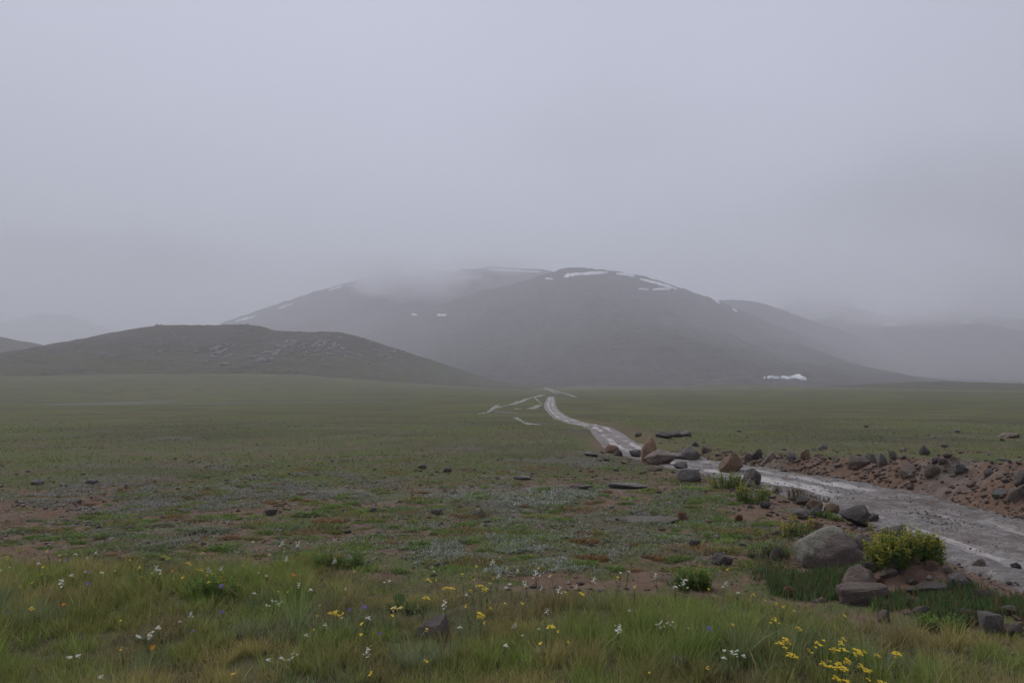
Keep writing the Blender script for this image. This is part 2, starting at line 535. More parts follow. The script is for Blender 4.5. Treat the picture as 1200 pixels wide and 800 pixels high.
_far_blobs = [(-95, 165, 13, 26), (-60, 158, 20, 6), (-40, 160, 14, 4)]
def masks(x, y):
    r = np.hypot(x, y)
    u = x / np.maximum(y, .3)
    sd = road_sd(x, y)
    p = .6 * fbm(x / .8, y / .8, 4, 31) + .7 * fbm(x / .26, y / .22, 3, 33)
    q = fbm(x / 3.2, y / 2.2, 3, 37)
    belt = sstep(-.15, .35, y - grass_edge(u)) * (1 - sstep(9.3, 12.5, y - 1.0 * q - np.clip(x, 0, 3) * .9))
    soil = belt * sstep(-.16, .16, p + .25 * q + .06) * .92
    soil = np.maximum(soil, .38 * sstep(12, 16, r) * (1 - sstep(22, 34, r)) * sstep(.05, .3, p))
    s = sd - half_w(y)
    amp = np.interp(y, [2, 8, 13.5, 16, 20, 30, 40, 60], [1, 1, 1, .5, .2, .45, .35, 0])
    soil = np.maximum(soil, np.where(sd > 0, amp * sstep(-.6, .05, s) * (1 - sstep(1.0, 1.5, s - .35 * p)), 0))
    soil = np.maximum(soil, sstep(-1.5, -.8, sd + .5 * p - 0.2) * (sd < 0) * (1 - sstep(22, 30, r)))
    soil = np.maximum(soil, sstep(-.75, .2, u * 0 + ell(x, y, 3.6, 6.2, 1.3, 2.0) - .65 + .2 * p) * .0)
    soil = np.maximum(soil, sstep(.25, .6, ell(x, y, 3.7, 7.6, 1.0, 2.6) + .25 * p))
    soil = np.maximum(soil, sstep(.3, .55, ell(x, y, 3.55, 5.5, 1.0, .6) + .2 * p))
    stony = .75 * sstep(.45, .7, ell(x, y, 9.5, 11.5, 4.5, 5) * (sd > 2.1) + .35 * p)
    for cx, cy, rx, ry in _far_blobs:
        stony = np.maximum(stony, .6 * sstep(.2, .7, ell(x, y, cx, cy, rx, ry) + .4 * fbm(x / 6, y / 6, 3, 44)))
    stony = np.maximum(stony, .45 * sstep(.2, .5, fbm(x / 1.7, y / 1.2, 4, 61)) * sstep(7, 9, r) * (1 - sstep(14, 20, r)))
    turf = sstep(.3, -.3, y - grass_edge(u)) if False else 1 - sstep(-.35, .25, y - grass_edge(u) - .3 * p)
    masks.litter = turf * (sd < -1.3) * .85  # where shade between the tufts is painted into the ground colour
    return np.clip(soil, 0, 1), np.clip(stony, 0, 1), sd

# ------------------------------------------------------------------ ground sheet
def build_ground():
    ang = np.concatenate([np.arange(-52, 52.01, .2), np.arange(56, 308 - .1, 4.5)])
    ang = np.radians(ang)
    rs = [.25]
    while rs[-1] < 12500:
        r = rs[-1]
        rs.append(r + min(max(r * r / 900, .035 if r > 2 else .15), .05 * r if r > 8 else 1e9))
    rs = np.array(rs)
    A, R = np.meshgrid(ang, rs)
    x, y = (R * np.sin(A)).ravel(), (R * np.cos(A)).ravel()
    z = ground_h(x, y)
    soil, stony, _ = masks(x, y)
    na, nr = len(ang), len(rs)
    V = np.stack([x, y, z], 1)
    V = np.vstack([V, [[0, 0, ground_h(np.array([0.]), np.array([0.]))[0]]]])
    i = np.arange(nr - 1)[:, None] * na; j = np.arange(na)[None]
    j2 = (j + 1) % na
    F = np.stack([i + j, i + na + j, i + na + j2, i + j2], -1).reshape(-1, 4)
    me = tri_mesh('ground', V, F, smooth=True)
    cen = len(V) - 1
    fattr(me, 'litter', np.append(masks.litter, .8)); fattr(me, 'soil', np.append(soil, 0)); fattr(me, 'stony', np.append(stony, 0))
    o = link('ground', me, MG, kind='structure')
    return o
build_ground()

# ------------------------------------------------------------------ road, its water and the far muddy tracks
def build_road():
    P = spline(ROAD, 60)
    seg = np.hypot(*np.diff(P, axis=0).T)
    s = np.concatenate([[0], np.cumsum(seg)])
    keep, last = [], -9
    for i in range(len(P)):
        r = max(np.hypot(*P[i]), 1)
        if s[i] - last >= (.09 if 4 < P[i][1] < 22 else max(.12, .012 * r)):
            keep.append(i); last = s[i]
    P, s = P[keep], s[keep]
    T = np.gradient(P, axis=0); T /= np.linalg.norm(T, axis=1)[:, None]
    Nn = np.stack([T[:, 1], -T[:, 0]], 1)
    nc = 46
    c = np.linspace(-1, 1, nc)
    C, Sx = np.meshgrid(c, s)
    wob = .16 * fbm(s / 1.1, s * 0 + 3, 3, 71)
    half = half_w(P[:, 1]) * 1.2 + wob * np.interp(P[:, 1], [14, 24], [1, .5])
    D = C * half[:, None]
    x = P[:, 0][:, None] + Nn[:, 0][:, None] * D
    y = P[:, 1][:, None] + Nn[:, 1][:, None] * D
    hwd = half_w(P[:, 1])[:, None]
    r = np.hypot(x, y)
    z = base_h(x, y) - .03 * (1 - sstep(20, 60, r)) + .002 + .0011 * np.maximum(0, r - 25)
    near = 1 - sstep(30, 60, r)
    rmod = .55 + .6 * fbm(Sx / 2.2, Sx * 0 + 4, 3, 15)
    rut = -.062 * rmod * np.exp(-((D * 1.02 / hwd + .40 + .1 * fbm(Sx / 3, Sx * 0, 2, 5)) / .16) ** 2) - .036 * rmod * np.exp(-((D * 1.02 / hwd - .50 + .12 * fbm(Sx / 2.6, Sx * 0 + 9, 2, 6)) / .17) ** 2)
    z = z + near * (rut + .045 * fbm(x / .55, y / .55, 4, 77) + .012 * fbm(x / .12, y / .12, 2, 78))
    edge = sstep(.86, 1.0, np.abs(C))
    z = z - near * edge * .14
    ns = len(s)
    i = np.arange(ns - 1)[:, None] * nc; j = np.arange(nc - 1)[None]
    F = np.stack([i + j, i + j + 1, i + nc + j + 1, i + nc + j], -1).reshape(-1, 4)
    me = tri_mesh('road', np.stack([x, y, z], -1).reshape(-1, 3), F, smooth=True)
    rm = np.exp(-((D * 1.02 / hwd + .40 + .1 * fbm(Sx / 3, Sx * 0, 2, 5) + .09 * fbm(Sx / .55, D * 0 + 1, 3, 81)) / .21) ** 2) + .75 * np.exp(-((D * 1.02 / hwd - .50 + .12 * fbm(Sx / 2.6, Sx * 0 + 9, 2, 6) + .09 * fbm(Sx / .5, D * 0 + 5, 3, 82)) / .22) ** 2)
    rm = rm * np.clip(.25 + .55 * fbm(Sx / .9, D * 1.5, 3, 83) + .55 * (fbm(Sx / 3.1, Sx * 0 + 2, 2, 84) + .5), 0, 1.15)
    fattr(me, 'rut', np.clip(rm + .35 * rm * fbm(x / .16, y / .16, 3, 85), 0, 1.3).ravel())
    a = me.attributes.new('along', 'FLOAT_VECTOR', 'POINT')
    a.data.foreach_set('vector', np.stack([D * 3.4 + 30, Sx * .42, Sx * 0], -1).astype(np.float32).ravel())
    link('road', me, MR, kind='structure')
    # standing water: one thin sheet that only shows where the ruts lie below it
    zw = base_h(x, y) - .03 * (1 - sstep(20, 60, r)) + .0011 * np.maximum(0, r - 25) - .050
    sel = (np.abs(c) < .66)
    k = int(sel.sum())
    rows = (P[:, 1] > 3) & (P[:, 1] < 21)
    xs, ys, zs = x[rows][:, sel], y[rows][:, sel], zw[rows][:, sel]
    n2 = xs.shape[0]
    i = np.arange(n2 - 1)[:, None] * k; j = np.arange(k - 1)[None]
    F = np.stack([i + j, i + j + 1, i + k + j + 1, i + k + j], -1).reshape(-1, 4)
    link('water', tri_mesh('water', np.stack([xs, ys, zs], -1).reshape(-1, 3), F, smooth=True), MW, kind='structure')
build_road()

def track(name, pts, hw, mat, seed=0, lift=.0006):
    """a muddy strip draped over the ground; pts are photo pixels, hw half thickness in pixels"""
    P = spline(pts, 8)
    hw = np.interp(np.linspace(0, 1, len(P)), np.linspace(0, 1, len(hw)), hw) * .44
    V = []
    for k, (p, q) in enumerate(zip(P, np.gradient(P, axis=0))):
        nn = np.array([-q[1], q[0]]); nn /= max(np.linalg.norm(nn), 1e-6)
        wv = hw[k] * max(.12, 1 + 1.3 * float(fbm(np.array([k * .8]), np.array([seed * 3.7]), 3, seed + 5)[0]))
        row = []
        for e in (-1, -.5, 0, .5, 1):
            w = at(p[0] + nn[0] * e * wv, p[1] + nn[1] * e * wv)
            row.append((w[0], w[1], w[2] + lift * w[1] * (1 - .5 * abs(e) ** 4) + .01))
        V += row
    F = []
    for k in range(len(P) - 1):
        for e in range(4):
            F.append((k * 5 + e, k * 5 + e + 1, k * 5 + 6 + e, k * 5 + 5 + e))
    link(name, tri_mesh(name, V, np.array(F), smooth=True), mat, kind='structure')

track('track', [(638, 454.8), (650, 458), (663, 461.5), (676, 465.6)], [1.2, 1.7, 1.5, 1.2], MM, 1)
track('track', [(641, 456.5), (648, 459.5), (655, 462.2)], [.8, 1.2, .6], MM, 2)
track('track', [(560, 485), (572, 483), (580, 478), (588, 476.5), (602, 473.5), (615, 469), (624, 465.5), (635, 464)], [1.2, 1.8, 3, 1.0, 1.3, 2.0, 1.5, .8], MM, 3)
track('track', [(626, 465.5), (630, 469), (634, 472.5)], [1.3, 1.1, 1.3], MM, 4)
track('track', [(617, 479), (624, 478), (631, 476.5), (636, 473)], [.8, 2.0, 1.7, .8], MM, 5)
track('track', [(603, 479), (607, 479), (611, 479.3)], [1.0, 1.4, .8], MM, 6)
track('track', [(601, 489.5), (608, 491.5), (616, 496), (634, 498)], [1.3, 3.2, 1.8, .5], MM, 7)
track('track', [(609, 452.2), (613, 451.6), (617, 451.9)], [.6, 1.1, .5], MM, 8)
track('track', [(571, 483), (576, 480), (581, 476.5), (585, 474.5)], [.8, 4.5, 4.0, .8], MM, 10)
track('track', [(597, 474.5), (604, 472.5), (612, 469.8), (620, 467)], [.6, 4.2, 3.4, .8], MM, 11)
track('track', [(622, 479.5), (627, 477.5), (632, 475)], [.8, 4.4, 1.2], MM, 12)
track('track', [(628, 464.2), (634, 463.4), (640, 463.2)], [.8, 1.6, .6], MM, 13)
track('track', [(580, 482.5), (590, 482.8), (606, 484)], [.3, .6, .3], MM, 9)

# ------------------------------------------------------------------ hill and mountains
class Ridge:
    def __init__(self, crest, dist, wf, wb, power=1.35, rough=.1, seed=0, zbase=-6, bend=0.0, cone=.8):
        c = np.array(crest, float)
        self.X = (c[:, 0] - 600) / PX * dist
        self.H = (HZ - c[:, 1]) / PX * dist + CAMZ
        self.D, self.wf, self.wb, self.p, self.ro, self.s, self.zb, self.bend = dist, wf, wb, power, rough, seed, zbase, bend
        self.cone, self.cx = cone, float(np.average(self.X, weights=np.maximum(self.H, 1)))
    def crest(self, X):
        k = 9; s = 0
        w = (self.X.max() - self.X.min()) * .006
        for e in np.linspace(-1, 1, k):
            s = s + np.interp(X + e * w, self.X, self.H)
        return s / k
    def h(self, X, Y):
        Dc = self.D + self.bend * X
        t = np.where(Y < Dc, (Dc - Y) / self.wf, (Y - Dc) / self.wb)
        t = np.clip(t, 0, 1)
        Hc = np.maximum(self.crest(self.cx + (X - self.cx) * (1 + self.cone * t)) - self.zb, 0)
        prof = (1 - t) ** self.p
        sc = self.D * .12
        g = fbm(X / sc + .3 * fbm(Y / sc, X / sc, 2, self.s + 2), Y / (sc * 2.2), 5, self.s)
        f = fbm(X / (sc * .22), Y / (sc * .3), 4, self.s + 9)
        env = np.clip(t * 3.2, .0, 1) * (1 - t) ** .6
        z = self.zb + Hc * (prof + env * self.ro * (g + .35 * f)) + .016 * Hc * fbm(X / (sc * .1), Y / (sc * .1), 3, self.s + 4)
        return np.where(t >= 1, self.zb - 3, z)
    def build(self, name, mat, nx, ny):
        xs = np.linspace(self.X.min(), self.X.max(), nx)
        y0, y1 = self.D - self.wf - abs(self.bend) * abs(xs).max(), self.D + self.wb
        ys = np.concatenate([np.linspace(y0, self.D, int(ny * .75)), np.linspace(self.D, y1, ny // 4)[1:]])
        X, Y = np.meshgrid(xs, ys)
        Z = self.h(X, Y)
        n = len(ys)
        i = np.arange(n - 1)[:, None] * nx; j = np.arange(nx - 1)[None]
        F = np.stack([i + j, i + j + 1, i + nx + j + 1, i + nx + j], -1).reshape(-1, 4)
        return link(name, tri_mesh(name, np.stack([X, Y, Z], -1).reshape(-1, 3), F, smooth=True), mat, kind='structure')
    def hit(self, px, py):
        u, v = (px - 600) / PX, (HZ - py) / PX
        Y = np.linspace(self.D - self.wf, self.D + 30, 900)
        d = self.h(u * Y, Y) - (CAMZ + v * Y)
        k = int(np.argmax(d >= 0))
        if d[k] < 0: k = int(np.argmax(d))
        y = Y[k]
        return np.array([u * y, y, float(self.h(np.array([u * y]), np.array([y]))[0])])

M_HILL = mat_slope('hill_turf', (.088, .090, .042), (.074, .060, .042), (.055, .046, .036), 12, 50, 3.0)
M_MTN = mat_slope('mountain_scree', (.066, .058, .053), (.076, .062, .061), (.054, .045, .046), 10, 180, 1.6)

hill = Ridge([(-420, 449), (-300, 425), (-120, 408), (0, 416), (45, 405.5), (100, 396), (150, 386), (180, 381), (240, 380.5), (290, 380), (308, 383), (325, 387.5),
              (360, 389), (390, 388), (410, 391.5), (430, 397), (455, 405), (480, 413.5), (505, 421.5), (530, 429.5), (555, 438), (575, 444), (600, 449), (640, 453), (700, 455)],
             900, 560, 420, 1.65, .16, 101, cone=.3)
hill.build('hill', M_HILL, 420, 220)
hill_b = Ridge([(-600, 430), (-300, 380), (-60, 389), (0, 394), (20, 398.5), (45, 403), (90, 412), (160, 430), (260, 450)], 1300, 500, 500, 1.4, .08, 120)
hill_b.build('hill', M_HILL, 150, 90)
mtA = Ridge([(330, 456), (380, 424), (425, 396), (450, 379), (492, 364), (554, 344), (617, 328.5), (650, 318), (668, 313.5), (682, 313), (710, 316.5), (730, 318.5), (765, 326.5), (800, 338),
             (835, 349.5), (870, 364), (905, 379), (950, 396), (1000, 415), (1060, 436), (1110, 450), (1160, 456)], 2500, 1550, 900, 1.3, .15, 140, cone=1.3)
mtA.build('mountain', M_MTN, 520, 260)
mtB = Ridge([(120, 440), (200, 405), (258, 379), (325, 356), (387, 336), (429, 326.5), (467, 325), (508, 317.5), (554, 315), (592, 313), (642, 317), (720, 330), (800, 360), (900, 420)], 3500, 1700, 1000, 1.3, .18, 160)
mtB.build('mountain', M_MTN, 360, 160)
mtC = Ridge([(760, 430), (800, 370), (845, 350.5), (880, 352.5), (910, 360.5), (950, 375.5), (980, 384), (1025, 402), (1065, 422), (1090, 433), (1125, 443), (1180, 451), (1240, 456)], 3100, 950, 900, 1.3, .16, 180)
mtC.build('mountain', M_MTN, 300, 160)
mtD = Ridge([(820, 420), (880, 375), (920, 357), (937, 353), (970, 355), (1000, 366), (1040, 371), (1066, 367), (1100, 365.5), (1130, 369), (1200, 374), (1280, 385), (1400, 372), (1600, 400), (1750, 440)], 4700, 3200, 1500, 1.15, .14, 200, cone=.05)
mtD.build('mountain', M_MTN, 240, 90)
mtE = Ridge([(-600, 430), (-350, 395), (-120, 372), (-30, 384), (0, 378), (25, 371), (50, 366), (78, 368), (110, 379), (150, 392), (210, 410), (300, 440)], 6600, 2100, 1500, 1.3, .1, 220)
mtE.build('mountain', M_MTN, 200, 80)

low = Ridge([(900, 462), (950, 456), (1000, 450.8), (1060, 447.6), (1110, 446.8), (1200, 449), (1280, 449.5), (1400, 452), (1600, 458)], 640, 230, 200, 1.1, .1, 240, zbase=-6, cone=.1)
low.build('hill', M_HILL, 160, 60)

# snow lying on the mountains
def snow(ridge, pts, hw, label, seed, lift=3.0):
    thin = .55 if ridge is mtB else .8 if ridge is mtA else .7
    P = spline(pts, 7)
    hw = np.interp(np.linspace(0, 1, len(P)), np.linspace(0, 1, len(hw)), hw)
    V = []
    E = (-1, -.6, 0, .6, 1)
    for k, p in enumerate(P):
        wv = hw[k] * max(.25, 1 + .9 * float(fbm(np.array([k * .9]), np.array([seed * 2.1]), 3, seed + 3)[0]))
        of = .5 * float(fbm(np.array([k * .5]), np.array([seed * 1.3]), 2, seed + 8)[0]) * hw[k]
        for e in E:
            w = ridge.hit(p[0], p[1] + (e * wv + of) * thin)
            V.append((w[0], w[1], w[2] + (lift if abs(e) < .9 else -1.0)))
    F = [(k * 5 + e, k * 5 + e + 1, k * 5 + 6 + e, k * 5 + 5 + e) for k in range(len(P) - 1) for e in range(4)]
    c = np.mean(V, 0)
    o = link('snow_patch', tri_mesh('snow_patch', np.array(V) - c, np.array(F), smooth=True), M_SNOW)
    o.location = c
    tag(o, label, 'snow patch', 'snow patches on the mountains')

snow(mtA, [(661, 324.5), (668, 322.5), (680, 321.5), (700, 319.8), (712, 319.6)], [1.0, 2.5, 1.5, 2.2, .5], 'large white snow patch just under the rounded mountain summit', 1)
snow(mtA, [(722, 320.8), (735, 322.3), (744, 324)], [.8, 1.6, .8], 'short snow strip just down the crest from the large summit patch', 2)
snow(mtA, [(750, 327.5), (765, 330.6), (780, 335), (793, 339)], [.9, 1.6, 1.5, .7], 'long thin snow strip running down the crest of the main mountain', 3)
snow(mtA, [(748, 339.2), (753, 339), (760, 340)], [.5, 1.1, .4], 'small snow streak under the long crest strip, end towards the summit', 4)
snow(mtA, [(765, 340), (775, 338.8), (785, 339.6)], [.5, 1.3, .6], 'small snow streak under the long crest strip, end away from the summit', 5)
snow(mtA, [(639, 327), (643, 326.8), (648, 328)], [.5, 1.0, .5], 'tiny snow dot on the slope beside the large summit patch', 6)
snow(mtA, [(482, 369), (485, 368.8), (489, 369.4)], [.5, 1.5, .6], 'small round snow dot on the lower slope under the drifting mist', 7)
snow(mtA, [(512, 369.6), (515, 369.4), (518, 369.6), (523, 369.3)], [.5, 1.3, .6, 1.1], 'pair of joined snow dots on the lower slope under the mist', 8)
snow(mtA, [(836, 351), (840, 353.5), (844, 356)], [.6, 1.3, .5], 'small snow fleck on the crest where the far shoulder begins', 9)
snow(mtA, [(858, 362), (861, 363.5), (864, 365.5)], [.7, 1.5, .6], 'small bright snow fleck on the slope below the far shoulder', 10)
snow(mtC, [(908, 386.5), (911, 387.6), (914, 389)], [.5, 1.2, .4], 'single snow fleck halfway down the far shoulder', 11)
snow(mtA, [(895, 443.6), (897, 443.6)], [.8, .8], 'tiniest snow dot at the mountain foot beside a broken drift', 12)
snow(mtA, [(899, 443.2), (904, 442.8), (909, 443.4), (914, 443.8)], [.3, .9, .6, .3], 'low snow drift at the mountain foot, smaller end of the row', 13)
snow(mtA, [(915, 442.8), (919, 442.8), (922, 443.4), (926, 444.2)], [.3, 1.0, .7, .3], 'middle snow drift of the row at the mountain foot', 14)
snow(mtA, [(926, 443.4), (931, 442.2), (936, 441.8), (940, 443.4), (945, 445.4)], [.4, 1.5, 2.9, 2.2, .5], 'biggest snow drift of the row at the mountain foot', 15)
snow(mtB, [(573, 316.4), (590, 317), (610, 318.2), (634, 319.4)], [1.3, 1.5, 1.1, .7], 'long snow band along the skyline of the ridge behind the summit', 16, 6)
snow(mtB, [(520, 320), (532, 319), (545, 318.5)], [.5, 1.1, .5], 'faint snow band on the rear ridge beside the mist', 17, 6)
snow(mtB, [(418, 332), (430, 330), (442, 329.5)], [.6, 1.2, .5], 'hazy snow streak high on the rear ridge before the mist', 18, 6)
snow(mtB, [(385, 341), (392, 338.5), (401, 336)], [.5, 1.3, .5], 'hazy slanting snow streak second down the rear ridge', 19, 6)
snow(mtB, [(326, 362), (334, 359.5), (343, 357)], [.5, 1.1, .4], 'thin slanting snow streak third down the rear ridge', 20, 6)
snow(mtB, [(276, 377), (288, 374), (299, 371)], [.6, 1.3, .5], 'slanting snow streak low on the rear ridge just above the green hill', 21, 6)
snow(mtD, [(927, 361), (931, 359.4), (936, 358)], [.6, 1.4, .6], 'slanting snow streak on the farther grey peak behind the shoulder', 22, 6)
snow(mtD, [(1088, 373), (1097, 372), (1106, 373)], [.5, 1.5, .5], 'pale snow cap on the farthest ridge in the haze', 23, 6)
snow(mtD, [(1125, 379), (1131, 378), (1138, 379)], [.5, 1.6, .5], 'second pale snow fleck on the ridge deep in haze', 24, 6)
snow(mtD, [(1036, 381), (1043, 380), (1052, 381.4)], [.5, 1.2, .5], 'pale snow streak between grey peak and hazy ridge', 25, 6)
snow(mtE, [(14, 374), (25, 372.5), (36, 370.5)], [.5, 1.2, .5], 'faint snow streak on the ghostly ridge behind the green hill', 26, 8)
snow(mtE, [(50, 368.5), (60, 368), (70, 369.5)], [.5, 1.2, .5], 'faint snow cap on the ghostly ridge behind the green hill', 27, 8)

# ------------------------------------------------------------------ rocks
import bmesh
_ico = {}
def ico(sub):
    if sub not in _ico:
        bm = bmesh.new()
        bmesh.ops.create_icosphere(bm, subdivisions=sub, radius=1.0)
        bm.verts.ensure_lookup_table()
        _ico[sub] = (np.array([v.co[:] for v in bm.verts]), np.array([[v.index for v in f.verts] for f in bm.faces]))
        bm.free()
    return _ico[sub]

def hull_mesh(pts, seed, sub=3, rough=.05):
    bm = bmesh.new()
    for p in pts: bm.verts.new(p)
    bmesh.ops.convex_hull(bm, input=bm.verts[:])
    for v in [v for v in bm.verts if not v.link_faces]: bm.verts.remove(v)
    for k in range(sub):
        bmesh.ops.subdivide_edges(bm, edges=bm.edges[:], cuts=1, use_grid_fill=True)
        bmesh.ops.smooth_vert(bm, verts=bm.verts[:], factor=(.10, .08, .06, .05)[k], use_axis_x=True, use_axis_y=True, use_axis_z=True)
    bmesh.ops.triangulate(bm, faces=bm.faces[:])
    bm.verts.index_update()
    V = np.array([v.co[:] for v in bm.verts]); F = np.array([[v.index for v in f.verts] for f in bm.faces])
    bm.free()
    lo, hi = V.min(0), V.max(0)
    V = (V - (lo + hi) / 2) / (hi - lo)
    nn = V / np.maximum(np.linalg.norm(V, axis=1), 1e-6)[:, None]
    V += nn * (rough * .6 * n3(V, 5, seed + 5) + rough * .55 * n3(V, 13.0, seed + 6) + rough * .4 * n3(V, 38.0, seed + 8))[:, None]
    lo, hi = V.min(0), V.max(0)
    V = (V - (lo + hi) / 2) / (hi - lo)
    return tri_mesh('rock', V, F, smooth=True)

def rand_hull(seed, n=13):
    r = np.random.default_rng(seed)
    k = np.arange(n) + .5
    ph = np.arccos(1 - 2 * k / n); th = np.pi * (1 + 5 ** .5) * k + r.uniform(0, 6)
    P = np.stack([np.cos(th) * np.sin(ph), np.sin(th) * np.sin(ph), np.cos(ph)], 1) + r.normal(0, .16, (n, 3))
    P *= r.uniform(.75, 1.05, (n, 1))
    return P

def n3(p, f, seed):
    return (vnoise(p[:, 0] * f + 7, p[:, 1] * f + p[:, 2] * f * .83, seed) + vnoise(p[:, 1] * f - 3, p[:, 2] * f + p[:, 0] * f * .71, seed + 1)
            + vnoise(p[:, 2] * f + 11, p[:, 0] * f - p[:, 1] * f * .77, seed + 2)) / 1.5 - 1.0

def rock_mesh(seed, sub=3, cuts=9, planes=(), rough=.07, cd=(.55, .85)):
    r = np.random.default_rng(seed)
    V, F = ico(sub)
    V = V.copy()
    V *= (1 + .22 * n3(V, 1.1, seed))[:, None]
    pl = [(Vector(n).normalized(), d) for n, d in planes]
    for _ in range(cuts):
        v = r.normal(size=3); v /= np.linalg.norm(v)
        pl.append((Vector(v), r.uniform(*cd)))
    for n, d in pl:
        n = np.array(n)
        e = V @ n - d
        m = e > 0
        V[m] -= (e[m] * .96)[:, None] * n
    nn = V / np.linalg.norm(V, axis=1)[:, None]
    V += nn * (rough * n3(V, 3.1, seed + 5) + rough * .5 * n3(V, 8.0, seed + 6) + rough * .22 * n3(V, 19.0, seed + 8))[:, None]
    lo, hi = V.min(0), V.max(0)
    V = (V - (lo + hi) / 2) / (hi - lo)
    return tri_mesh('rock', V, F, smooth=True)

ROCKS = []                      # every placed rock: (px, py, kind of colour)
def rock(x0, x1, yt, yb, mat, label, seed, name='boulder', cat='boulder', depth=.8, rot=0.0, planes=(), cuts=9, sub=4, rough=.07, sink=.22, group=None, tilt=0.0, cd=(.55, .85), hull=None):
    b = at((x0 + x1) / 2, yb)
    w = (x1 - x0) * b[1] / PX
    dp = w * depth
    yc = b[1] + dp * .42
    w = (x1 - x0) * yc / PX
    hh = (yb - yt) * yc / PX / (1 - sink)
    xc = ((x0 + x1) / 2 - 600) / PX * yc
    me = hull_mesh(hull if hull is not None else rand_hull(seed, 10 + seed % 5), seed, 3 if sub >= 4 else 2, rough) if (hull is not None or not planes) else rock_mesh(seed, sub, cuts, planes, rough, cd)
    o = link(name, me, ROCKM[mat])
    o.scale = (w, dp, hh)
    zb = b[2] + .35 * (float(ground_h(np.array([xc]), np.array([yc]), False)[0]) - b[2])
    o.location = (xc, yc, zb + hh * (.5 - sink))
    o.rotation_euler = (0, tilt, 0)
    tag(o, label, cat, group)
    ROCKS.append(((x0 + x1) / 2, (yt + yb) / 2, mat))
    return o

# the boulders one can name
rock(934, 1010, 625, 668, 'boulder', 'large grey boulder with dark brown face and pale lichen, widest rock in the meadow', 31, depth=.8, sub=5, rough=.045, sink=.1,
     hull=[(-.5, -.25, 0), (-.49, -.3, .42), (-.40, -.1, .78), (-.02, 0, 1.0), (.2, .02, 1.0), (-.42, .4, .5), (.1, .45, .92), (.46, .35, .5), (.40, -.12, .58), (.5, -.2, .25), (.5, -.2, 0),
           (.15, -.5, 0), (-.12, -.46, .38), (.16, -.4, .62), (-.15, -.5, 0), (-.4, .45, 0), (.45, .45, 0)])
rock(984, 1019, 594, 617, 'dark', 'dark brown pointed rock at the road edge behind the lichen boulder', 32, sink=.1, hull=[(-.5, -.1, .55), (-.4, .2, .6), (.38, 0, 1), (.3, .3, .95), (.5, -.1, .6), (.48, .2, .3), (.3, -.4, .15), (.15, -.2, 0), (.3, .3, 0), (-.1, -.45, .35), (.25, -.4, .7)])
rock(751, 773, 511, 541, 'tan', 'upright tan pointed boulder standing behind the dark brown one', 33, sink=.1, hull=[(-.5, -.2, 0), (-.45, .2, .5), (-.42, -.3, .55), (.1, 0, 1), (.02, .2, .98), (.3, -.2, .6), (.5, 0, .25), (.5, -.3, 0), (0, -.5, 0), (-.1, -.42, .6), (.3, .4, 0), (-.3, .4, 0), (.35, .2, .55)])
rock(754, 790, 527, 544, 'brown', 'low dark brown boulder leaning against the upright tan one', 34, cuts=6, rough=.04)
rock(786, 809, 530, 537.5, 'purple', 'flat brown slab beside the low dark brown boulder', 35, cuts=6, depth=1.0)
rock(799, 821, 522, 538, 'grey', 'rounded grey boulder beyond the flat slab by the road', 36, planes=[((.7, 0, .7), .55)], cuts=6)
rock(842, 869, 531, 552, 'tan', 'angular orange-tan boulder where the road bends', 37, planes=[((-.8, -.1, .6), .55), ((.3, -.7, .6), .62), ((.9, 0, .3), .7)], cuts=5)
rock(794, 820, 550, 565, 'grey', 'smooth grey boulder sitting alone in the grass before the tan boulders', 38, cuts=5, rough=.04, planes=[((0, 0, 1), .75)])
rock(869, 891, 550, 568, 'dark', 'blackish boulder behind the bright green leafy plants', 39, cuts=6, planes=[((-.7, -.2, .6), .6)])
rock(712, 760, 567.5, 573, 'grey', 'long low grey slab half sunk in the turf', 40, cuts=5, depth=.5, planes=[((0, 0, 1), .45), ((.5, 0, .9), .5)], sink=.3)
rock(706, 800, 610.5, 613, 'tan_flat', 'long pale flat stone lying flush with the bare soil', 41, cuts=4, depth=.42, planes=[((0, 0, 1), .3)], sink=.5, rough=.22)
rock(932, 963, 580, 593, 'dark', 'dark arched stone capping the cobbles behind the lichen boulder', 42, cuts=6, depth=.6, rough=.04)
rock(944, 963, 585, 599, 'tan', 'tan rounded cobble tucked under the dark arched stone', 43, cuts=6)
rock(950, 964, 592, 605, 'purple', 'grey cobble in front of the tan one under the arch', 44, cuts=6)
rock(929, 948, 597, 608, 'purple', 'flat split purple stone below the arched stone', 45, cuts=6, depth=1)
rock(964, 985, 590, 601, 'tan', 'dull tan flat stone between the arched stone and the dark pointed rock', 46, cuts=6)
rock(947, 966, 609, 624, 'tan', 'pinkish round stone just behind the lichen boulder top', 47, cuts=5)
rock(1001, 1023, 626, 645, 'pale', 'pale whitish stone between the lichen boulder and the yellow shrub', 48, cuts=7, planes=[((.4, -.6, .6), .5)])
rock(1030, 1062, 616, 634, 'purple', 'purple-grey stone behind the yellow-flowered shrub', 49, cuts=6)
rock(1012, 1030, 602, 612, 'grey', 'small grey stone at the road edge beside the dark pointed rock', 50, cuts=6)
rock(983, 1031, 667, 694, 'brown', 'brown humped rock behind the long flat-topped slab', 51, hull=[(-.5, -.3, 0), (-.45, -.2, .35), (-.2, 0, .95), (.05, .1, 1), (.3, 0, .8), (.5, .1, .45), (.5, -.2, 0), (0, -.5, 0), (.1, -.4, .6), (-.3, .4, .2), (.3, .45, .4), (-.25, -.38, .5)])
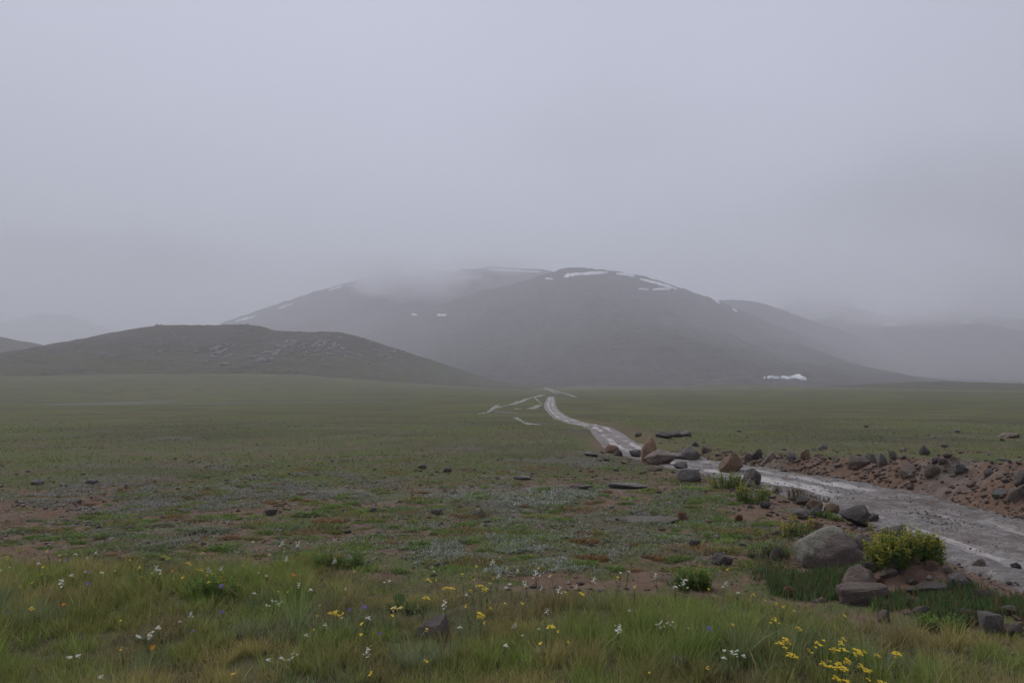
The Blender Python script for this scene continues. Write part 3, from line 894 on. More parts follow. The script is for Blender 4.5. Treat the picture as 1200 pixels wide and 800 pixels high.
rock(981, 1040, 688, 709, 'brown', 'long flat-topped slab with pale upper edge in front of the brown hump', 52, depth=.5, hull=[(-.5, -.4, 0), (-.5, -.3, .8), (-.42, .4, .85), (-.1, .45, .95), (.5, .4, .9), (.5, -.2, .95), (.44, -.42, .5), (.46, -.4, 0), (-.1, -.5, .8), (0, -.5, 0), (.25, -.48, .9), (.4, .4, 0), (-.4, .4, 0)])
rock(1019, 1042, 650, 663, 'pale', 'rounded pale tan stone on top of the heap under the shrub', 53, cuts=5)
rock(1038, 1064, 653, 669, 'grey', 'blue-grey tilted flat stone in the heap under the shrub', 54, cuts=5, planes=[((.5, -.4, .75), .35)])
rock(1011, 1036, 661, 671, 'brown', 'flat brown stone in the heap beside the brown hump', 55, cuts=5)
rock(1027, 1051, 668, 681, 'brown', 'smooth brown cobble in the heap above the rusty stone', 56, cuts=4, rough=.04)
rock(1036, 1052, 659, 667, 'pale', 'small cream stone wedged in the heap before the blue-grey one', 57, cuts=5)
rock(1027, 1038, 677, 685, 'rust', 'small rusty orange stone behind the flat-topped slab', 58, cuts=5)
rock(1065, 1078, 651, 662, 'tan', 'tan pointed stone at the foot of the yellow shrub', 59, planes=[((.8, 0, .5), .45), ((-.8, 0, .5), .45)], cuts=3)
rock(1082, 1101, 659, 670, 'tan', 'tan rounded stone on the crest of the soil heap', 60, cuts=6)
rock(1103, 1114, 663, 672, 'pale', 'small white stone on the soil heap beside the tan one', 61, cuts=7)
rock(1064, 1112, 686, 699, 'purple', 'long violet-grey stone half buried in front of the soil heap', 62, cuts=6, depth=.4, planes=[((-.4, 0, .9), .5)], tilt=-.12)
rock(1138, 1162, 691, 706, 'brown', 'brown stone among dark green stonecrop past the soil heap', 63, cuts=7)
rock(1068, 1092, 711, 724, 'brown', 'dull brown stone sunk in the grass below the stonecrop', 64, cuts=5)
rock(1147, 1173, 720, 742, 'purple', 'violet-grey block with a flat pale top near the frame corner', 65, hull=[(-.5, -.3, 0), (-.4, -.42, .95), (-.4, .4, 1), (.5, .4, .85), (.45, -.35, .9), (.4, -.45, .3), (.5, 0, 0), (-.3, -.5, .1), (0, -.5, .6), (0, .5, 0)])
rock(1118, 1146, 716, 727, 'brown', 'flat reddish stone leaning on the violet-grey block', 66, cuts=6)
rock(1174, 1198, 733, 746, 'brown', 'flat brown stone past the violet-grey block', 67, cuts=6)
rock(1174, 1196, 712, 722, 'brown', 'dark brown stone behind the violet-grey block', 68, cuts=6)
rock(1110, 1135, 673, 690, 'purple', 'dim purple stone at the back of the soil heap', 69, cuts=7)
rock(1028, 1042, 715, 730, 'purple', 'round dull stone sitting in grass before the flat-topped slab', 70, cuts=4)
rock(917, 932, 688, 700, 'rust', 'round pink-orange stone alone in the grass below the lichen boulder', 71, cuts=3, rough=.04)
rock(832, 859, 650, 662, 'dark', 'dark wedge-shaped stone in the grass edge', 72, planes=[((.35, 0, .9), .4)], cuts=4, depth=.6)
rock(479, 527, 724, 748, 'purple', 'purple-brown rock half buried in the tall grass', 73, depth=.7, sink=.3, hull=[(-.5, -.1, 0), (-.5, 0, .35), (-.25, -.2, .62), (.1, 0, .85), (.42, .05, 1), (.5, .1, .6), (.45, -.3, .3), (.1, -.5, .3), (.3, -.35, .75), (0, -.5, 0), (-.3, -.4, 0), (.5, .2, 0), (0, .5, 0), (0, .45, .6)])
rock(784, 816, 772, 792, 'brown', 'brown stone almost hidden by grass at the frame edge', 74, cuts=4)
rock(1139, 1154, 655, 666, 'brown', 'brown stone sunk in the wet near edge of the road', 75, cuts=6)
rock(1184, 1196, 659, 666, 'dark', 'small dark stone lying on the wet road', 76, cuts=6)
# stones of the raised bank
rock(1077.5, 1089.5, 521.8, 533, 'dark', 'blackish upright stone standing on top of the dirt bank', 80, sink=.36, planes=[((.7, 0, .7), .5)], cuts=4)
rock(1090.4, 1101.6, 537.6, 544, 'dark', 'dark balanced stone on the face of the dirt bank', 81, sink=.36, cuts=5)
rock(1084.6, 1105.4, 546.4, 560, 'brown', 'reddish-brown stone under the balanced dark stone', 82, sink=.36, cuts=5, planes=[((.5, 0, .8), .5)])
rock(1055.0, 1079.0, 546.0, 558, 'brown', 'tilted grey-brown slab low on the dirt bank', 83, sink=.36, planes=[((-.4, -.3, .85), .35)], cuts=4)
rock(1028.5, 1040.5, 530.8, 546, 'grey', 'rounded grey stone standing in the dirt bank', 84, sink=.36, cuts=5)
rock(1041, 1052, 528, 539, 'pale', 'pale pinkish stone beside the rounded grey one in the bank', 85, sink=.36, cuts=6)
rock(994.8, 1017.2, 535.4, 549, 'brown', 'wide dark grey stone at the foot of the bank', 86, sink=.36, cuts=6)
rock(1011.8, 1026.2, 531.4, 541, 'grey', 'grey stone resting behind the wide dark one in the bank', 87, sink=.36, cuts=6)
rock(1117.1, 1133.9, 544.8, 556, 'grey', 'angular grey stone set in the red face of the bank', 88, sink=.36, cuts=8)
rock(1152.5, 1164.5, 549.8, 557, 'purple', 'small violet stone in the red face of the bank', 89, sink=.36, cuts=6)
rock(1185.9, 1209.1, 552.2, 569, 'dark', 'big dark rounded stone in the bank at the frame edge', 90, sink=.36, cuts=5)
rock(1180.8, 1203.2, 572.8, 588, 'brown', 'brown boulder at the road edge under the big dark stone', 91, sink=.36, cuts=6)
rock(1163.2, 1180.8, 574.6, 585, 'grey', 'flat grey stone leaning on the brown boulder at the road edge', 92, sink=.36, cuts=5, planes=[((-.4, -.2, .9), .4)])
rock(958.4, 969.6, 519.8, 527, 'grey', 'small grey stone on the rim of the bank near the bend', 93, sink=.36, cuts=5)
rock(938, 949, 527, 537, 'tan', 'pale tan stone in the bank near the bend', 94, sink=.36, cuts=5)
rock(922, 932, 530, 539, 'grey', 'grey stone in the bank beside the pale tan one', 95, sink=.36, cuts=6)
rock(896, 909, 529, 540, 'brown', 'brown leaning slab in the bank by the bend', 96, sink=.36, planes=[((-.6, 0, .7), .35)], cuts=4)
rock(881, 893, 526, 538, 'dark', 'dark blocky stone at the start of the bank', 97, sink=.36, cuts=7)
rock(872, 883, 531, 540, 'brown', 'brown stone at the very end of the bank', 98, sink=.36, cuts=6)
rock(1100, 1112, 537, 545, 'brown', 'small brown stone high on the bank beside the balanced stone', 99, sink=.36, cuts=6)
rock(1173.0, 1197.0, 507.4, 513, 'brown', 'flat pinkish rock far out on the plain past the bank', 100, sink=.36, cuts=6)
# heap across the road and stones along it
rock(768, 790, 505.5, 513, 'dark', 'dark flat stone at one end of the heap across the road', 110, cuts=7)
rock(784, 800, 504, 512, 'purple', 'dark middle stone of the heap across the road', 111, cuts=7)
rock(794, 811, 504.5, 511, 'grey', 'light grey slab at the far end of the heap across the road', 112, cuts=6)
rock(744, 752, 506, 512, 'dark', 'small dark stone beyond the road before the heap', 113, cuts=7, sub=3)
rock(811, 819, 517, 523, 'dark', 'small dark stone across the road behind the rounded grey boulder', 114, cuts=7, sub=3)
rock(822, 832, 521, 531, 'brown', 'brown stone past the rounded grey boulder', 115, cuts=7, sub=3)
rock(709, 726, 521, 531, 'tan', 'tan stone in the small pile at the near road edge', 116, cuts=7, sub=3)
rock(719, 730, 526, 534, 'dark', 'dark stone in the small pile at the near road edge', 117, cuts=7, sub=3)
rock(736, 752, 527, 535, 'purple', 'grey-purple stone between the small pile and tan boulder', 118, cuts=7, sub=3)
rock(684, 702, 530, 535, 'grey', 'flat grey stone in the turf before the small roadside pile', 119, cuts=7, sub=3)
rock(757, 776, 546, 552, 'brown', 'flat brown stone in front of the dark brown boulder', 120, cuts=7, sub=3)
rock(788, 806, 541, 549, 'purple', 'flat grey stone in front of the flat slab', 121, cuts=7, sub=3)
rock(672, 694, 568, 573, 'purple', 'flat violet stone beside the long low grey slab', 122, cuts=7, depth=.6)
rock(519, 529, 547.5, 553, 'dark', 'dark lump of stone alone in the meadow', 123, cuts=6, sub=3)
rock(490, 500, 544, 549, 'purple', 'small pale violet stone near the dark lump', 124, cuts=6, sub=3)
rock(600, 622, 557.5, 562, 'grey', 'low blue-grey stone in the meadow', 125, cuts=7, sub=3, depth=.6)
rock(36, 50, 562, 568, 'grey', 'pale grey stone out in the meadow far from the road', 126, cuts=5, sub=3)
rock(69, 82, 566, 570, 'purple', 'flat violet stone beside the pale grey one out in the meadow', 127, cuts=5, sub=3)
rock(99, 115, 562, 568, 'grey', 'flat dull stone third in the line out in the meadow', 128, cuts=5, sub=3)
rock(309, 325, 597, 604, 'dark', 'small dark red stone on the bare soil', 129, cuts=6, sub=3)
rock(557, 568, 594, 606, 'pale', 'bright pale stone on the bare soil', 130, cuts=6, sub=3, depth=.7)
rock(505, 518, 596, 603, 'pale', 'pale pinkish pebble on the bare soil', 131, cuts=6, sub=3)
rock(432, 444, 594, 601, 'pale', 'bright whitish stone on the bare soil', 132, cuts=6, sub=3)
rock(794, 806, 600, 612, 'rust', 'rusty red stone at the end of the long pale flat stone', 133, cuts=6, sub=3)
rock(861, 871, 602, 610, 'rust', 'round orange-brown stone on bare soil before the leafy plants', 134, cuts=4, sub=3)
rock(807, 821, 633, 642, 'dark', 'dark cobble on bare soil behind the wedge-shaped stone', 135, cuts=6, sub=3)
rock(785, 794, 638, 645, 'tan', 'tan pebble on bare soil near the dark cobble', 136, cuts=5, sub=3)
rock(903, 918, 642, 657, 'brown', 'round brown stone in the grass beside the lichen boulder', 137, cuts=5, sub=3)
rock(924, 934, 616, 627, 'pale', 'pale grey stone before the yellow-green plant', 138, cuts=6, sub=3)
rock(890, 904, 588, 596, 'dark', 'dark flat stone behind the low leafy plant', 139, cuts=6, sub=3)
rock(872, 886, 560, 570, 'pale', 'pale cracked stone at the foot of the blackish boulder', 140, cuts=7, sub=3)

# pale outcrops breaking through the turf of the hill
def build_outcrops():
    r = np.random.default_rng(77)
    V, F, n = [], [], 0
    v0, f0 = ico(1)
    for xa, xb, ya, yb, k in ((245, 273, 404, 421, 32), (294, 326, 412, 424, 30), (318, 347, 399, 412, 40), (350, 402, 394, 418, 80), (412, 426, 414, 420, 6), (436, 466, 409, 421, 12), (200, 480, 392, 428, 40), (60, 200, 395, 420, 10),
                              (178, 190, 380.6, 382, 3), (282, 292, 380, 382, 3)):
        for _ in range(k):
            w = hill.hit(r.uniform(xa, xb), r.uniform(ya, yb))
            q = r.uniform(.8, 2.6) * (1.35 if r.random() < .15 else 1)
            v = v0 * (1 + .4 * n3(v0, 1.3, int(r.integers(999))))[:, None] * np.array([q * r.uniform(.8, 2.0), q, q * r.uniform(.5, 1.0)])
            V.append(v + w + np.array([0, 0, q * .1])); F.append(f0 + n); n += len(v0)
    o = link('rock_outcrop', tri_mesh('rock_outcrop', np.concatenate(V), np.concatenate(F)), mat_flat('outcrop_rock', (.23, .22, .21), .9, .25), kind='stuff')
    o['label'] = 'pale rock outcrops on the hillside'
build_outcrops()

# ------------------------------------------------------------------ haze and drifting mist
def vol_mat(name, dens, col, aniso=0.0):
    m = bpy.data.materials.new(name)
    m.use_nodes = True
    t = m.node_tree
    for n in list(t.nodes):
        if n.type != 'OUTPUT_MATERIAL': t.nodes.remove(n)
    v = t.nodes.new('ShaderNodeVolumePrincipled')
    v.inputs['Color'].default_value = (*col, 1)
    v.inputs['Density'].default_value = dens
    v.inputs['Anisotropy'].default_value = aniso
    t.links.new(v.outputs[0], t.nodes['Material Output'].inputs['Volume'])
    return m, t, v

def build_haze():
    x, y0, y1, z0, z1 = 13500, -13500, 13500, -11, 1250
    V = [(sx * x, yy, zz) for zz in (z0, z1) for yy in (y0, y1) for sx in (-1, 1)]
    F = np.array([(0, 2, 3, 1), (4, 5, 7, 6), (0, 1, 5, 4), (2, 6, 7, 3), (0, 4, 6, 2), (1, 3, 7, 5)])
    m, t, v = vol_mat('haze_air', 3.9e-4, (.92, .93, .985))
    o = link('haze', tri_mesh('haze', V, F), m, kind='stuff')
    o['label'] = 'thin grey rain haze filling the whole valley'
build_haze()

def cloudbank(px, py, dist, rx, ry, rz, dens, seed, label, col=(.95, .95, .98)):  # a cloud volume, standing inside the haze
    V, F = ico(3)
    m, t, v = vol_mat('cloud_air', 1.0, col)
    n = N(t)
    tco = n.new('ShaderNodeTexCoord').outputs['Object']
    ln = n.new('ShaderNodeVectorMath'); ln.operation = 'LENGTH'
    n.link(tco, ln.inputs[0])
    mpp = n.new('ShaderNodeMapping'); mpp.inputs['Location'].default_value = (seed * 3.1, seed * 1.7, 0)
    mpp.inputs['Scale'].default_value = (1.5, 1.5, .8)
    n.link(tco, mpp.inputs['Vector'])
    ns = n.noise(mpp.outputs[0], 1.5, 4, .6)
    f = n.math('SUBTRACT', n.math('ADD', .78, n.math('MULTIPLY', n.math('SUBTRACT', ns, .5), 1.7)), ln.outputs['Value'])
    f = n.ramp(f, 0.0, .7)
    n.link(n.math('MULTIPLY', f, dens), v.inputs['Density'])
    o = link('cloudbank', tri_mesh('cloudbank', V, F, smooth=True), m, kind='stuff')
    o.scale = (rx, ry, rz)
    o.location = ((px - 600) / PX * dist, dist, CAMZ + (HZ - py) / PX * dist)
    o['label'] = label
cloudbank(486, 330, 2950, 370, 260, 120, .017, 1, 'torn wisp of cloud drifting before the rear ridge')
cloudbank(455, 318, 3150, 560, 240, 110, .007, 2, 'thin veil of mist lying along the rear ridge')

# ------------------------------------------------------------------ naming helpers: which one of many
LAND = [(972, 645, 'the big lichen boulder'), (773, 535, 'the dark brown boulder by the road'), (855, 541, 'the orange-tan boulder'), (807, 558, 'the smooth lone grey boulder'),
        (736, 569, 'the long low grey slab'), (753, 607, 'the long pale flat stone'), (1002, 606, 'the dark pointed rock'), (947, 588, 'the dark arched stone'),
        (1068, 645, 'the yellow-flowered shrub'), (1010, 695, 'the long flat-topped slab'), (1160, 731, 'the violet-grey block'), (1084, 526, 'the upright stone on the bank'),
        (1035, 536, 'the rounded grey stone in the bank'), (1192, 578, 'the brown boulder under the bank'), (503, 736, 'the purple rock half buried in grass'),
        (845, 656, 'the dark wedge-shaped stone'), (925, 694, 'the round pink-orange stone'), (605, 645, 'the silvery leaf carpet'), (478, 690, 'the broad-leaved plant'),
        (1005, 765, 'the silver sage rosettes'), (317, 707, 'the broad pinkish-white flower bunch'), (524, 549, 'the lone dark lump of stone'),
        (107, 565, 'the row of flat stones far out'), (317, 600, 'the dark red stone on bare soil'), (562, 600, 'the bright pale stone on bare soil'),
        (245, 682, 'the bright green herb patch'), (183, 755, 'the lone orange flower'), (789, 508, 'the stone heap across the road'), (722, 527, 'the small roadside stone pile'),
        (882, 559, 'the blackish boulder'), (640, 470, 'the far bend of the road')]
ORD = ['first', 'second', 'third', 'fourth', 'fifth', 'sixth', 'seventh', 'eighth', 'ninth', 'tenth', 'eleventh', 'twelfth', 'thirteenth', 'fourteenth', 'fifteenth', 'sixteenth', 'seventeenth', 'eighteenth', 'nineteenth', 'twentieth', 'twenty-first', 'twenty-second', 'twenty-third', 'twenty-fourth', 'twenty-fifth']
def name_by_rank(items, group, cat, tail):
    """items: (object, px, py, phrase). Each gets the landmark from which it has the lowest rank among its kind."""
    kinds = {}
    for it in items: kinds.setdefault(it[3], []).append(it)
    for phrase, L in kinds.items():
        D = np.array([[math.hypot(i[1] - l[0], (i[2] - l[1]) * 1.6) for l in LAND] for i in L])
        R = D.argsort(0).argsort(0)
        for k, it in enumerate(L):
            sc = R[k] * 1000 + D[k]
            l = int(np.argmin(sc))
            rk = int(R[k, l])
            if rk < len(ORD):
                lab = f'{phrase}, {ORD[rk]} out from {LAND[l][2]}'
            else:
                lab = f'{phrase} {tail}'
            tag(it[0], lab, cat, group)

def copy_tree(o, parent=None):
    c = o.copy(); COL.objects.link(c)
    if parent is not None: c.parent = parent
    for ch in o.children: copy_tree(ch, c)
    return c

def jitter(c, n, a=.25):
    return np.clip(np.asarray(c)[None] * (1 + rng.uniform(-a, a, (n, 1))) * (1 + rng.uniform(-.08, .08, (n, 3))), .005, .9)

# ------------------------------------------------------------------ the tall meadow grass at the viewer's feet
G_OLIVE, G_BLUE, G_STRAW, G_BRIGHT, G_BROWN = (.270, .290, .086), (.225, .280, .142), (.41, .35, .135), (.235, .320, .076), (.275, .230, .10)
def pick_tint(x, y, n):
    a = fbm(x / .55, y / .45, 2, 301); b = fbm(x / .8, y / .6, 2, 305); c = fbm(x / .4, y / .4, 2, 309)
    t = np.tile(np.array(G_OLIVE), (n, 1))
    for m, col in ((sstep(.05, .3, a), G_BLUE), (sstep(.08, .32, b), G_STRAW), (sstep(.22, .42, c), G_BRIGHT), (sstep(.2, .4, -c), G_BROWN)):
        t = t * (1 - m[:, None] * .85) + np.array(col) * m[:, None] * .85
    return t

def keep_off(x, y):
    """false where stones and bare spots of the near bank stand"""
    sd = road_sd(x, y)
    return (sd < -1.5) | (sd > 2.6)

def build_grass():
    n = 6200
    y = np.sqrt(rng.uniform(2.1 ** 2, 7.2 ** 2, n * 2)); x = rng.uniform(-1, 1, n * 2) * (.95 * y + .6)
    u = x / y
    e = grass_edge(u) + .75 * fbm(x / .9, y / .6, 3, 311) + rng.exponential(.12, n * 2)
    den = sstep(-.55, .25, fbm(x / .5, y / .4, 2, 315))
    ok = (y < e) & (rng.random(n * 2) < .25 + .75 * den) & keep_off(x, y)
    x, y = x[ok], y[ok]
    print('tufts', len(x))
    nt_ = len(x)
    z = ground_h(x, y)
    hh = (.10 + .13 * sstep(-.5, .6, fbm(x / .7, y / .6, 2, 320))) * rng.uniform(.65, 1.25, nt_) * np.interp(grass_edge(x / y) - y, [-.3, .3, 1.2], [.6, .8, 1.0])
    rad = rng.uniform(.025, .07, nt_)
    tint = pick_tint(x, y, nt_)
    nb = rng.integers(22, 44, nt_)
    big = rng.random(nt_) < .07
    hh[big] *= 1.45; nb[big] = 75; rad[big] *= 1.25
    for (tx, ty) in ((488, 775), (512, 770), (545, 752), (498, 782)):        # thick tufts that half hide the purple rock
        w_ = at(tx, ty); k_ = int(np.argmin((x - w_[0]) ** 2 + (y - w_[1]) ** 2)); nb[k_] = 110; hh[k_] = .19; rad[k_] = .075; tint[k_] = G_BLUE
    idx = np.repeat(np.arange(nt_), nb)
    m = len(idx)
    a = rng.uniform(0, 2 * np.pi, m); q = np.sqrt(rng.random(m)) * rad[idx]
    base = np.stack([x[idx] + np.cos(a) * q, y[idx] + np.sin(a) * q, z[idx] - .012], 1)
    h = hh[idx] * rng.uniform(.45, 1.15, m)
    lean = rng.uniform(.1, .75, m)
    az = a + rng.normal(0, .6, m)
    tt = tint[idx] * (1 + rng.uniform(-.3, .3, (m, 1))) * (1 + rng.uniform(-.07, .07, (m, 3)))
    dry = rng.random(m) < .10
    tt[dry] = jitter((.38, .32, .17), int(dry.sum()), .3)
    w = rng.uniform(.0022, .0042, m)
    w[rng.random(m) < .14] *= 2.1
    s = Soup(); s.blades(base, h, w, az, lean, tt, 3)
    link('grass', s.mesh('grass'), M_TINT, kind='stuff')['label'] = 'tall mixed green meadow grass'
    # short undergrowth between the tussocks
    n = 42000
    y = np.sqrt(rng.uniform(2.1 ** 2, 7.0 ** 2, n)); x = rng.uniform(-1, 1, n) * (.95 * y + .6)
    ok = (y < grass_edge(x / y) + .3 + .4 * fbm(x / .7, y / .5, 2, 311)) & keep_off(x, y)
    x, y = x[ok], y[ok]; n = len(x)
    s = Soup()
    tt = pick_tint(x, y, n) * rng.uniform(.55, 1.1, (n, 1))
    s.blades(np.stack([x, y, ground_h(x, y) - .005], 1), rng.uniform(.03, .10, n), rng.uniform(.003, .006, n), rng.uniform(0, 6.3, n), rng.uniform(.2, 1.0, n), tt, 2)
    link('grass', s.mesh('grass'), M_TINT, kind='stuff')['label'] = 'short undergrowth between the grass tussocks'
    # dry seed stalks
    s = Soup()
    n = 230
    y = rng.uniform(2.9, 5.4, n); x = rng.uniform(-1, 1, n) * .8 * y
    cl = sstep(.0, .3, fbm(x / .9, y / .8, 2, 333)) + (x / y > .45) * .8
    ok = (rng.random(n) < .25 + cl) & (y < grass_edge(x / y)) & keep_off(x, y)
    x, y = x[ok], y[ok]; n = len(x)
    h = rng.uniform(.17, .34, n); az = rng.uniform(0, 6.3, n); ln = rng.uniform(.05, .5, n)
    base = np.stack([x, y, ground_h(x, y)], 1)
    s.blades(base, h, np.full(n, .0035), az, ln, jitter((.30, .24, .13), n), 4, .3)
    tip = base.copy(); tip[:, 0] += np.cos(az) * ln * h * .86; tip[:, 1] += np.sin(az) * ln * h * .86; tip[:, 2] += h * .9
    for k in range(9):
        s.leaves(tip + rng.normal(0, .002, (n, 3)) + np.stack([np.cos(az) * ln, np.sin(az) * ln, np.ones(n)], 1) * (k * .007 - .02), rng.uniform(.010, .018, n), np.full(n, .004), rng.uniform(0, 6.3, n), rng.uniform(.8, 1.4, n), jitter((.30, .235, .13), n))
    link('grass', s.mesh('grass'), M_TINT, kind='stuff')['label'] = 'dry straw seed stalks standing in the grass'
build_grass()

# ------------------------------------------------------------------ low turf and ground cover of the middle distance
def scatter(n, y0, y1, pw=2.0, um=.90):
    y = (rng.uniform(0, 1, n) * (y1 ** pw - y0 ** pw) + y0 ** pw) ** (1 / pw)
    x = rng.uniform(-1, 1, n) * (um * y + .3)
    return x, y

def build_cover():
    s = Soup()
    # grassy parts of the belt: short blades in patches
    x, y = scatter(85000, 4.6, 17, 1.0)
    soil, stony, sd = masks(x, y)
    ok = (rng.random(len(x)) < 1 - .8 * sstep(9, 17, y)) & (rng.random(len(x)) < (1 - soil) * (1 - .6 * stony) + .03) & (y > grass_edge(x / y) - .2) & (np.abs(sd) > 1.35) & ((sd < 0) | (sd > 2.6))
    x, y = x[ok], y[ok]; n = len(x)
    print('cover', n)
    a = fbm(x / 1.2, y / .9, 3, 401); b = fbm(x / .9, y / .8, 3, 405); c = fbm(x / 1.6, y / 1.1, 2, 409)
    t = np.tile(np.array([(.130, .148, .055)]), (n, 1))
    for m, col in ((sstep(.05, .3, a), (.170, .155, .056)), (sstep(.12, .35, b), (.115, .170, .048)), (sstep(.2, .4, c), (.205, .130, .062)), (sstep(.15, .4, -b), (.180, .190, .135))):
        t = t * (1 - m[:, None]) + np.array(col) * m[:, None]
    t = t * rng.uniform(.85, 1.5, (n, 1))
    s.blades(np.stack([x, y, ground_h(x, y) - .004], 1), rng.uniform(.02, .055, n) * (.8 + .03 * y), rng.uniform(.006, .011, n) * (.6 + .07 * y), rng.uniform(0, 6.3, n), rng.uniform(.5, 1.6, n), t, 2)
    link('ground_cover', s.mesh('ground_cover'), M_TINT, kind='stuff')['label'] = 'short turf growing in patches on the plain'
    # far tufts
    s = Soup()
    x, y = scatter(60000, 15, 70, .25, .82)
    soil, stony, sd = masks(x, y)
    ok = (np.abs(sd) > 1.5) & (rng.random(len(x)) < 1 - .8 * np.maximum(soil, stony)) & (rng.random(len(x)) < 1 - sstep(28, 66, y)) & (rng.random(len(x)) < .35 + .65 * sstep(-.2, .3, fbm(x / 2.5, y / 2.5, 3, 421)))
    x, y = x[ok], y[ok]; n = len(x)
    a = fbm(x / 4, y / 5, 3, 411); c = fbm(x / 3, y / 2, 3, 415)
    t = np.tile(np.array([(.185, .190, .085)]), (n, 1))
    for m, col in ((sstep(.1, .35, a), (.20, .175, .095)), (sstep(.15, .4, c), (.22, .215, .16)), (sstep(.15, .4, -a), (.140, .165, .065))):
        t = t * (1 - m[:, None]) + np.array(col) * m[:, None]
    t = t * rng.uniform(.65, 1.35, (n, 1))
    s.blades(np.stack([x, y, ground_h(x, y) - .005], 1), rng.uniform(.02, .06, n) * (1 + .012 * y), rng.uniform(.012, .03, n) * (1 + .03 * y), rng.uniform(0, 6.3, n), rng.uniform(.2, 1.2, n), t, 1)
    link('grass', s.mesh('grass'), M_TINT, kind='stuff')['label'] = 'thin olive turf of the wide plain'
    # silvery leaf carpets
    s = Soup()
    def silver(poly, n, cols, L=(.014, .028), thr=-.1, seed=0, k=6):
        (xa, xb, ya, yb) = poly
        px, py = rng.uniform(xa, xb, n), rng.uniform(ya, yb, n)
        ex = ((px - (xa + xb) / 2) / ((xb - xa) / 2)) ** 2 + ((py - (ya + yb) / 2) / ((yb - ya) / 2)) ** 2
        Y = (CAMZ) * PX / (py - HZ)
        X = (px - 600) / PX * Y
        ok = (rng.random(n) < 1 - sstep(.45, 1.05, ex)) & (fbm(X / .35, Y / .35, 3, 500 + seed) > thr)
        X, Y = X[ok], Y[ok]; m = len(X)
        Z = ground_h(X, Y)
        ii = np.repeat(np.arange(m), k); q = len(ii)
        base = np.stack([X[ii] + rng.normal(0, .006, q), Y[ii] + rng.normal(0, .006, q), Z[ii] + rng.uniform(0, .02, q)], 1)
        t = np.array(cols)[rng.integers(0, len(cols), q)] * rng.uniform(.75, 1.2, (q, 1)) * 1.15
        f = (.55 + .07 * Y[ii])
        s.leaves(base, rng.uniform(*L, q) * f * 1.15, rng.uniform(.007, .013, q) * f, rng.uniform(0, 6.3, q), rng.uniform(-.1, 1.1, q), t)
    SV = [(.32, .34, .29), (.44, .455, .41), (.20, .22, .165), (.16, .19, .10)]
    silver((470, 740, 622, 674), 7600, SV, seed=1)
    silver((380, 560, 628, 650), 700, SV, seed=2, thr=.1)
    silver((-10, 330, 563, 598), 6500, [(.25, .245, .22), (.32, .31, .285), (.18, .18, .14)], seed=3)
    silver((250, 480, 550, 585), 4200, [(.24, .235, .21), (.30, .29, .27), (.18, .18, .14)], seed=4, thr=.05)
    silver((500, 720, 568, 592), 4200, SV, seed=5)
    silver((690, 790, 590, 603), 500, [(.27, .28, .26), (.2, .22, .18)], seed=6)
    silver((800, 835, 598, 612), 320, [(.27, .29, .26), (.2, .22, .18)], seed=7, thr=-1)
    silver((760, 832, 576, 590), 300, [(.25, .26, .24), (.2, .22, .18)], seed=8, thr=-1)
    silver((940, 962, 590, 602), 160, [(.2, .24, .19), (.15, .19, .14)], seed=9, thr=-1)
    silver((60, 420, 575, 640), 3000, [(.22, .22, .18), (.27, .26, .23)], seed=10, thr=.15)
    silver((-60, 960, 548, 662), 11000, [(.26, .27, .21), (.34, .34, .29), (.19, .20, .13)], seed=12, thr=.12, k=5)
    silver((400, 900, 585, 660), 4600, [(.22, .23, .18), (.27, .27, .23)], seed=11, thr=.18)
    link('ground_cover', s.mesh('ground_cover'), M_TINT, kind='stuff')['label'] = 'silvery small-leaved carpets on the soil'
    # thick dark green stonecrop round the near rocks
    s = Soup()
    for (xa, xb, ya, yb, n, seed) in ((898, 1022, 668, 706, 3600, 1), (1064, 1178, 696, 744, 4200, 2), (1020, 1066, 700, 725, 700, 3), (1176, 1215, 700, 735, 800, 4), (880, 935, 650, 690, 700, 5)):
        px, py = rng.uniform(xa, xb, n), rng.uniform(ya, yb, n)
        ex = ((px - (xa + xb) / 2) / ((xb - xa) / 2)) ** 2 + ((py - (ya + yb) / 2) / ((yb - ya) / 2)) ** 2
        Y = CAMZ * PX / (py - HZ); X = (px - 600) / PX * Y
        ok = rng.random(n) < 1 - sstep(.45, 1.1, ex + .75 * fbm(X / .28, Y / .2, 3, seed))
        X, Y = X[ok], Y[ok]; m = len(X)
        t = jitter((.10, .155, .058), m, .4)
        t[rng.random(m) < .10] = (.22, .105, .065)
        s.blades(np.stack([X, Y, ground_h(X, Y) - .01], 1), rng.uniform(.05, .105, m), rng.uniform(.008, .014, m), rng.uniform(0, 6.3, m), rng.uniform(.05, .4, m), t, 3, .2)
    link('ground_cover', s.mesh('ground_cover'), M_TINT, kind='stuff')['label'] = 'thick dark green fleshy stonecrop round the stones'
    # gravel
    s = Soup()
    x, y = scatter(52000, 4.0, 17, 1.0)
    soil, stony, sd = masks(x, y)
    pr = np.maximum(np.maximum(soil * .8, stony), .30 * (y > 5.2) * (y < 14) * (sd < -1)) * (.25 + .75 * sstep(-.2, .3, fbm(x / .5, y / .5, 3, 601)))
    ok = (rng.random(len(x)) < pr) & (np.abs(sd) > .95) & ((y > grass_edge(x / y) - .3) | (sd > -1.6))
    x, y = x[ok], y[ok]
    y2 = rng.uniform(4, 17, 15000); i2 = np.searchsorted(RC[:, 1], y2).clip(1, len(RC) - 1)
    f2 = (y2 - RC[i2 - 1, 1]) / (RC[i2, 1] - RC[i2 - 1, 1]); x2 = RC[i2 - 1, 0] + f2 * (RC[i2, 0] - RC[i2 - 1, 0]) + rng.uniform(-1.3, 1.3, 15000)
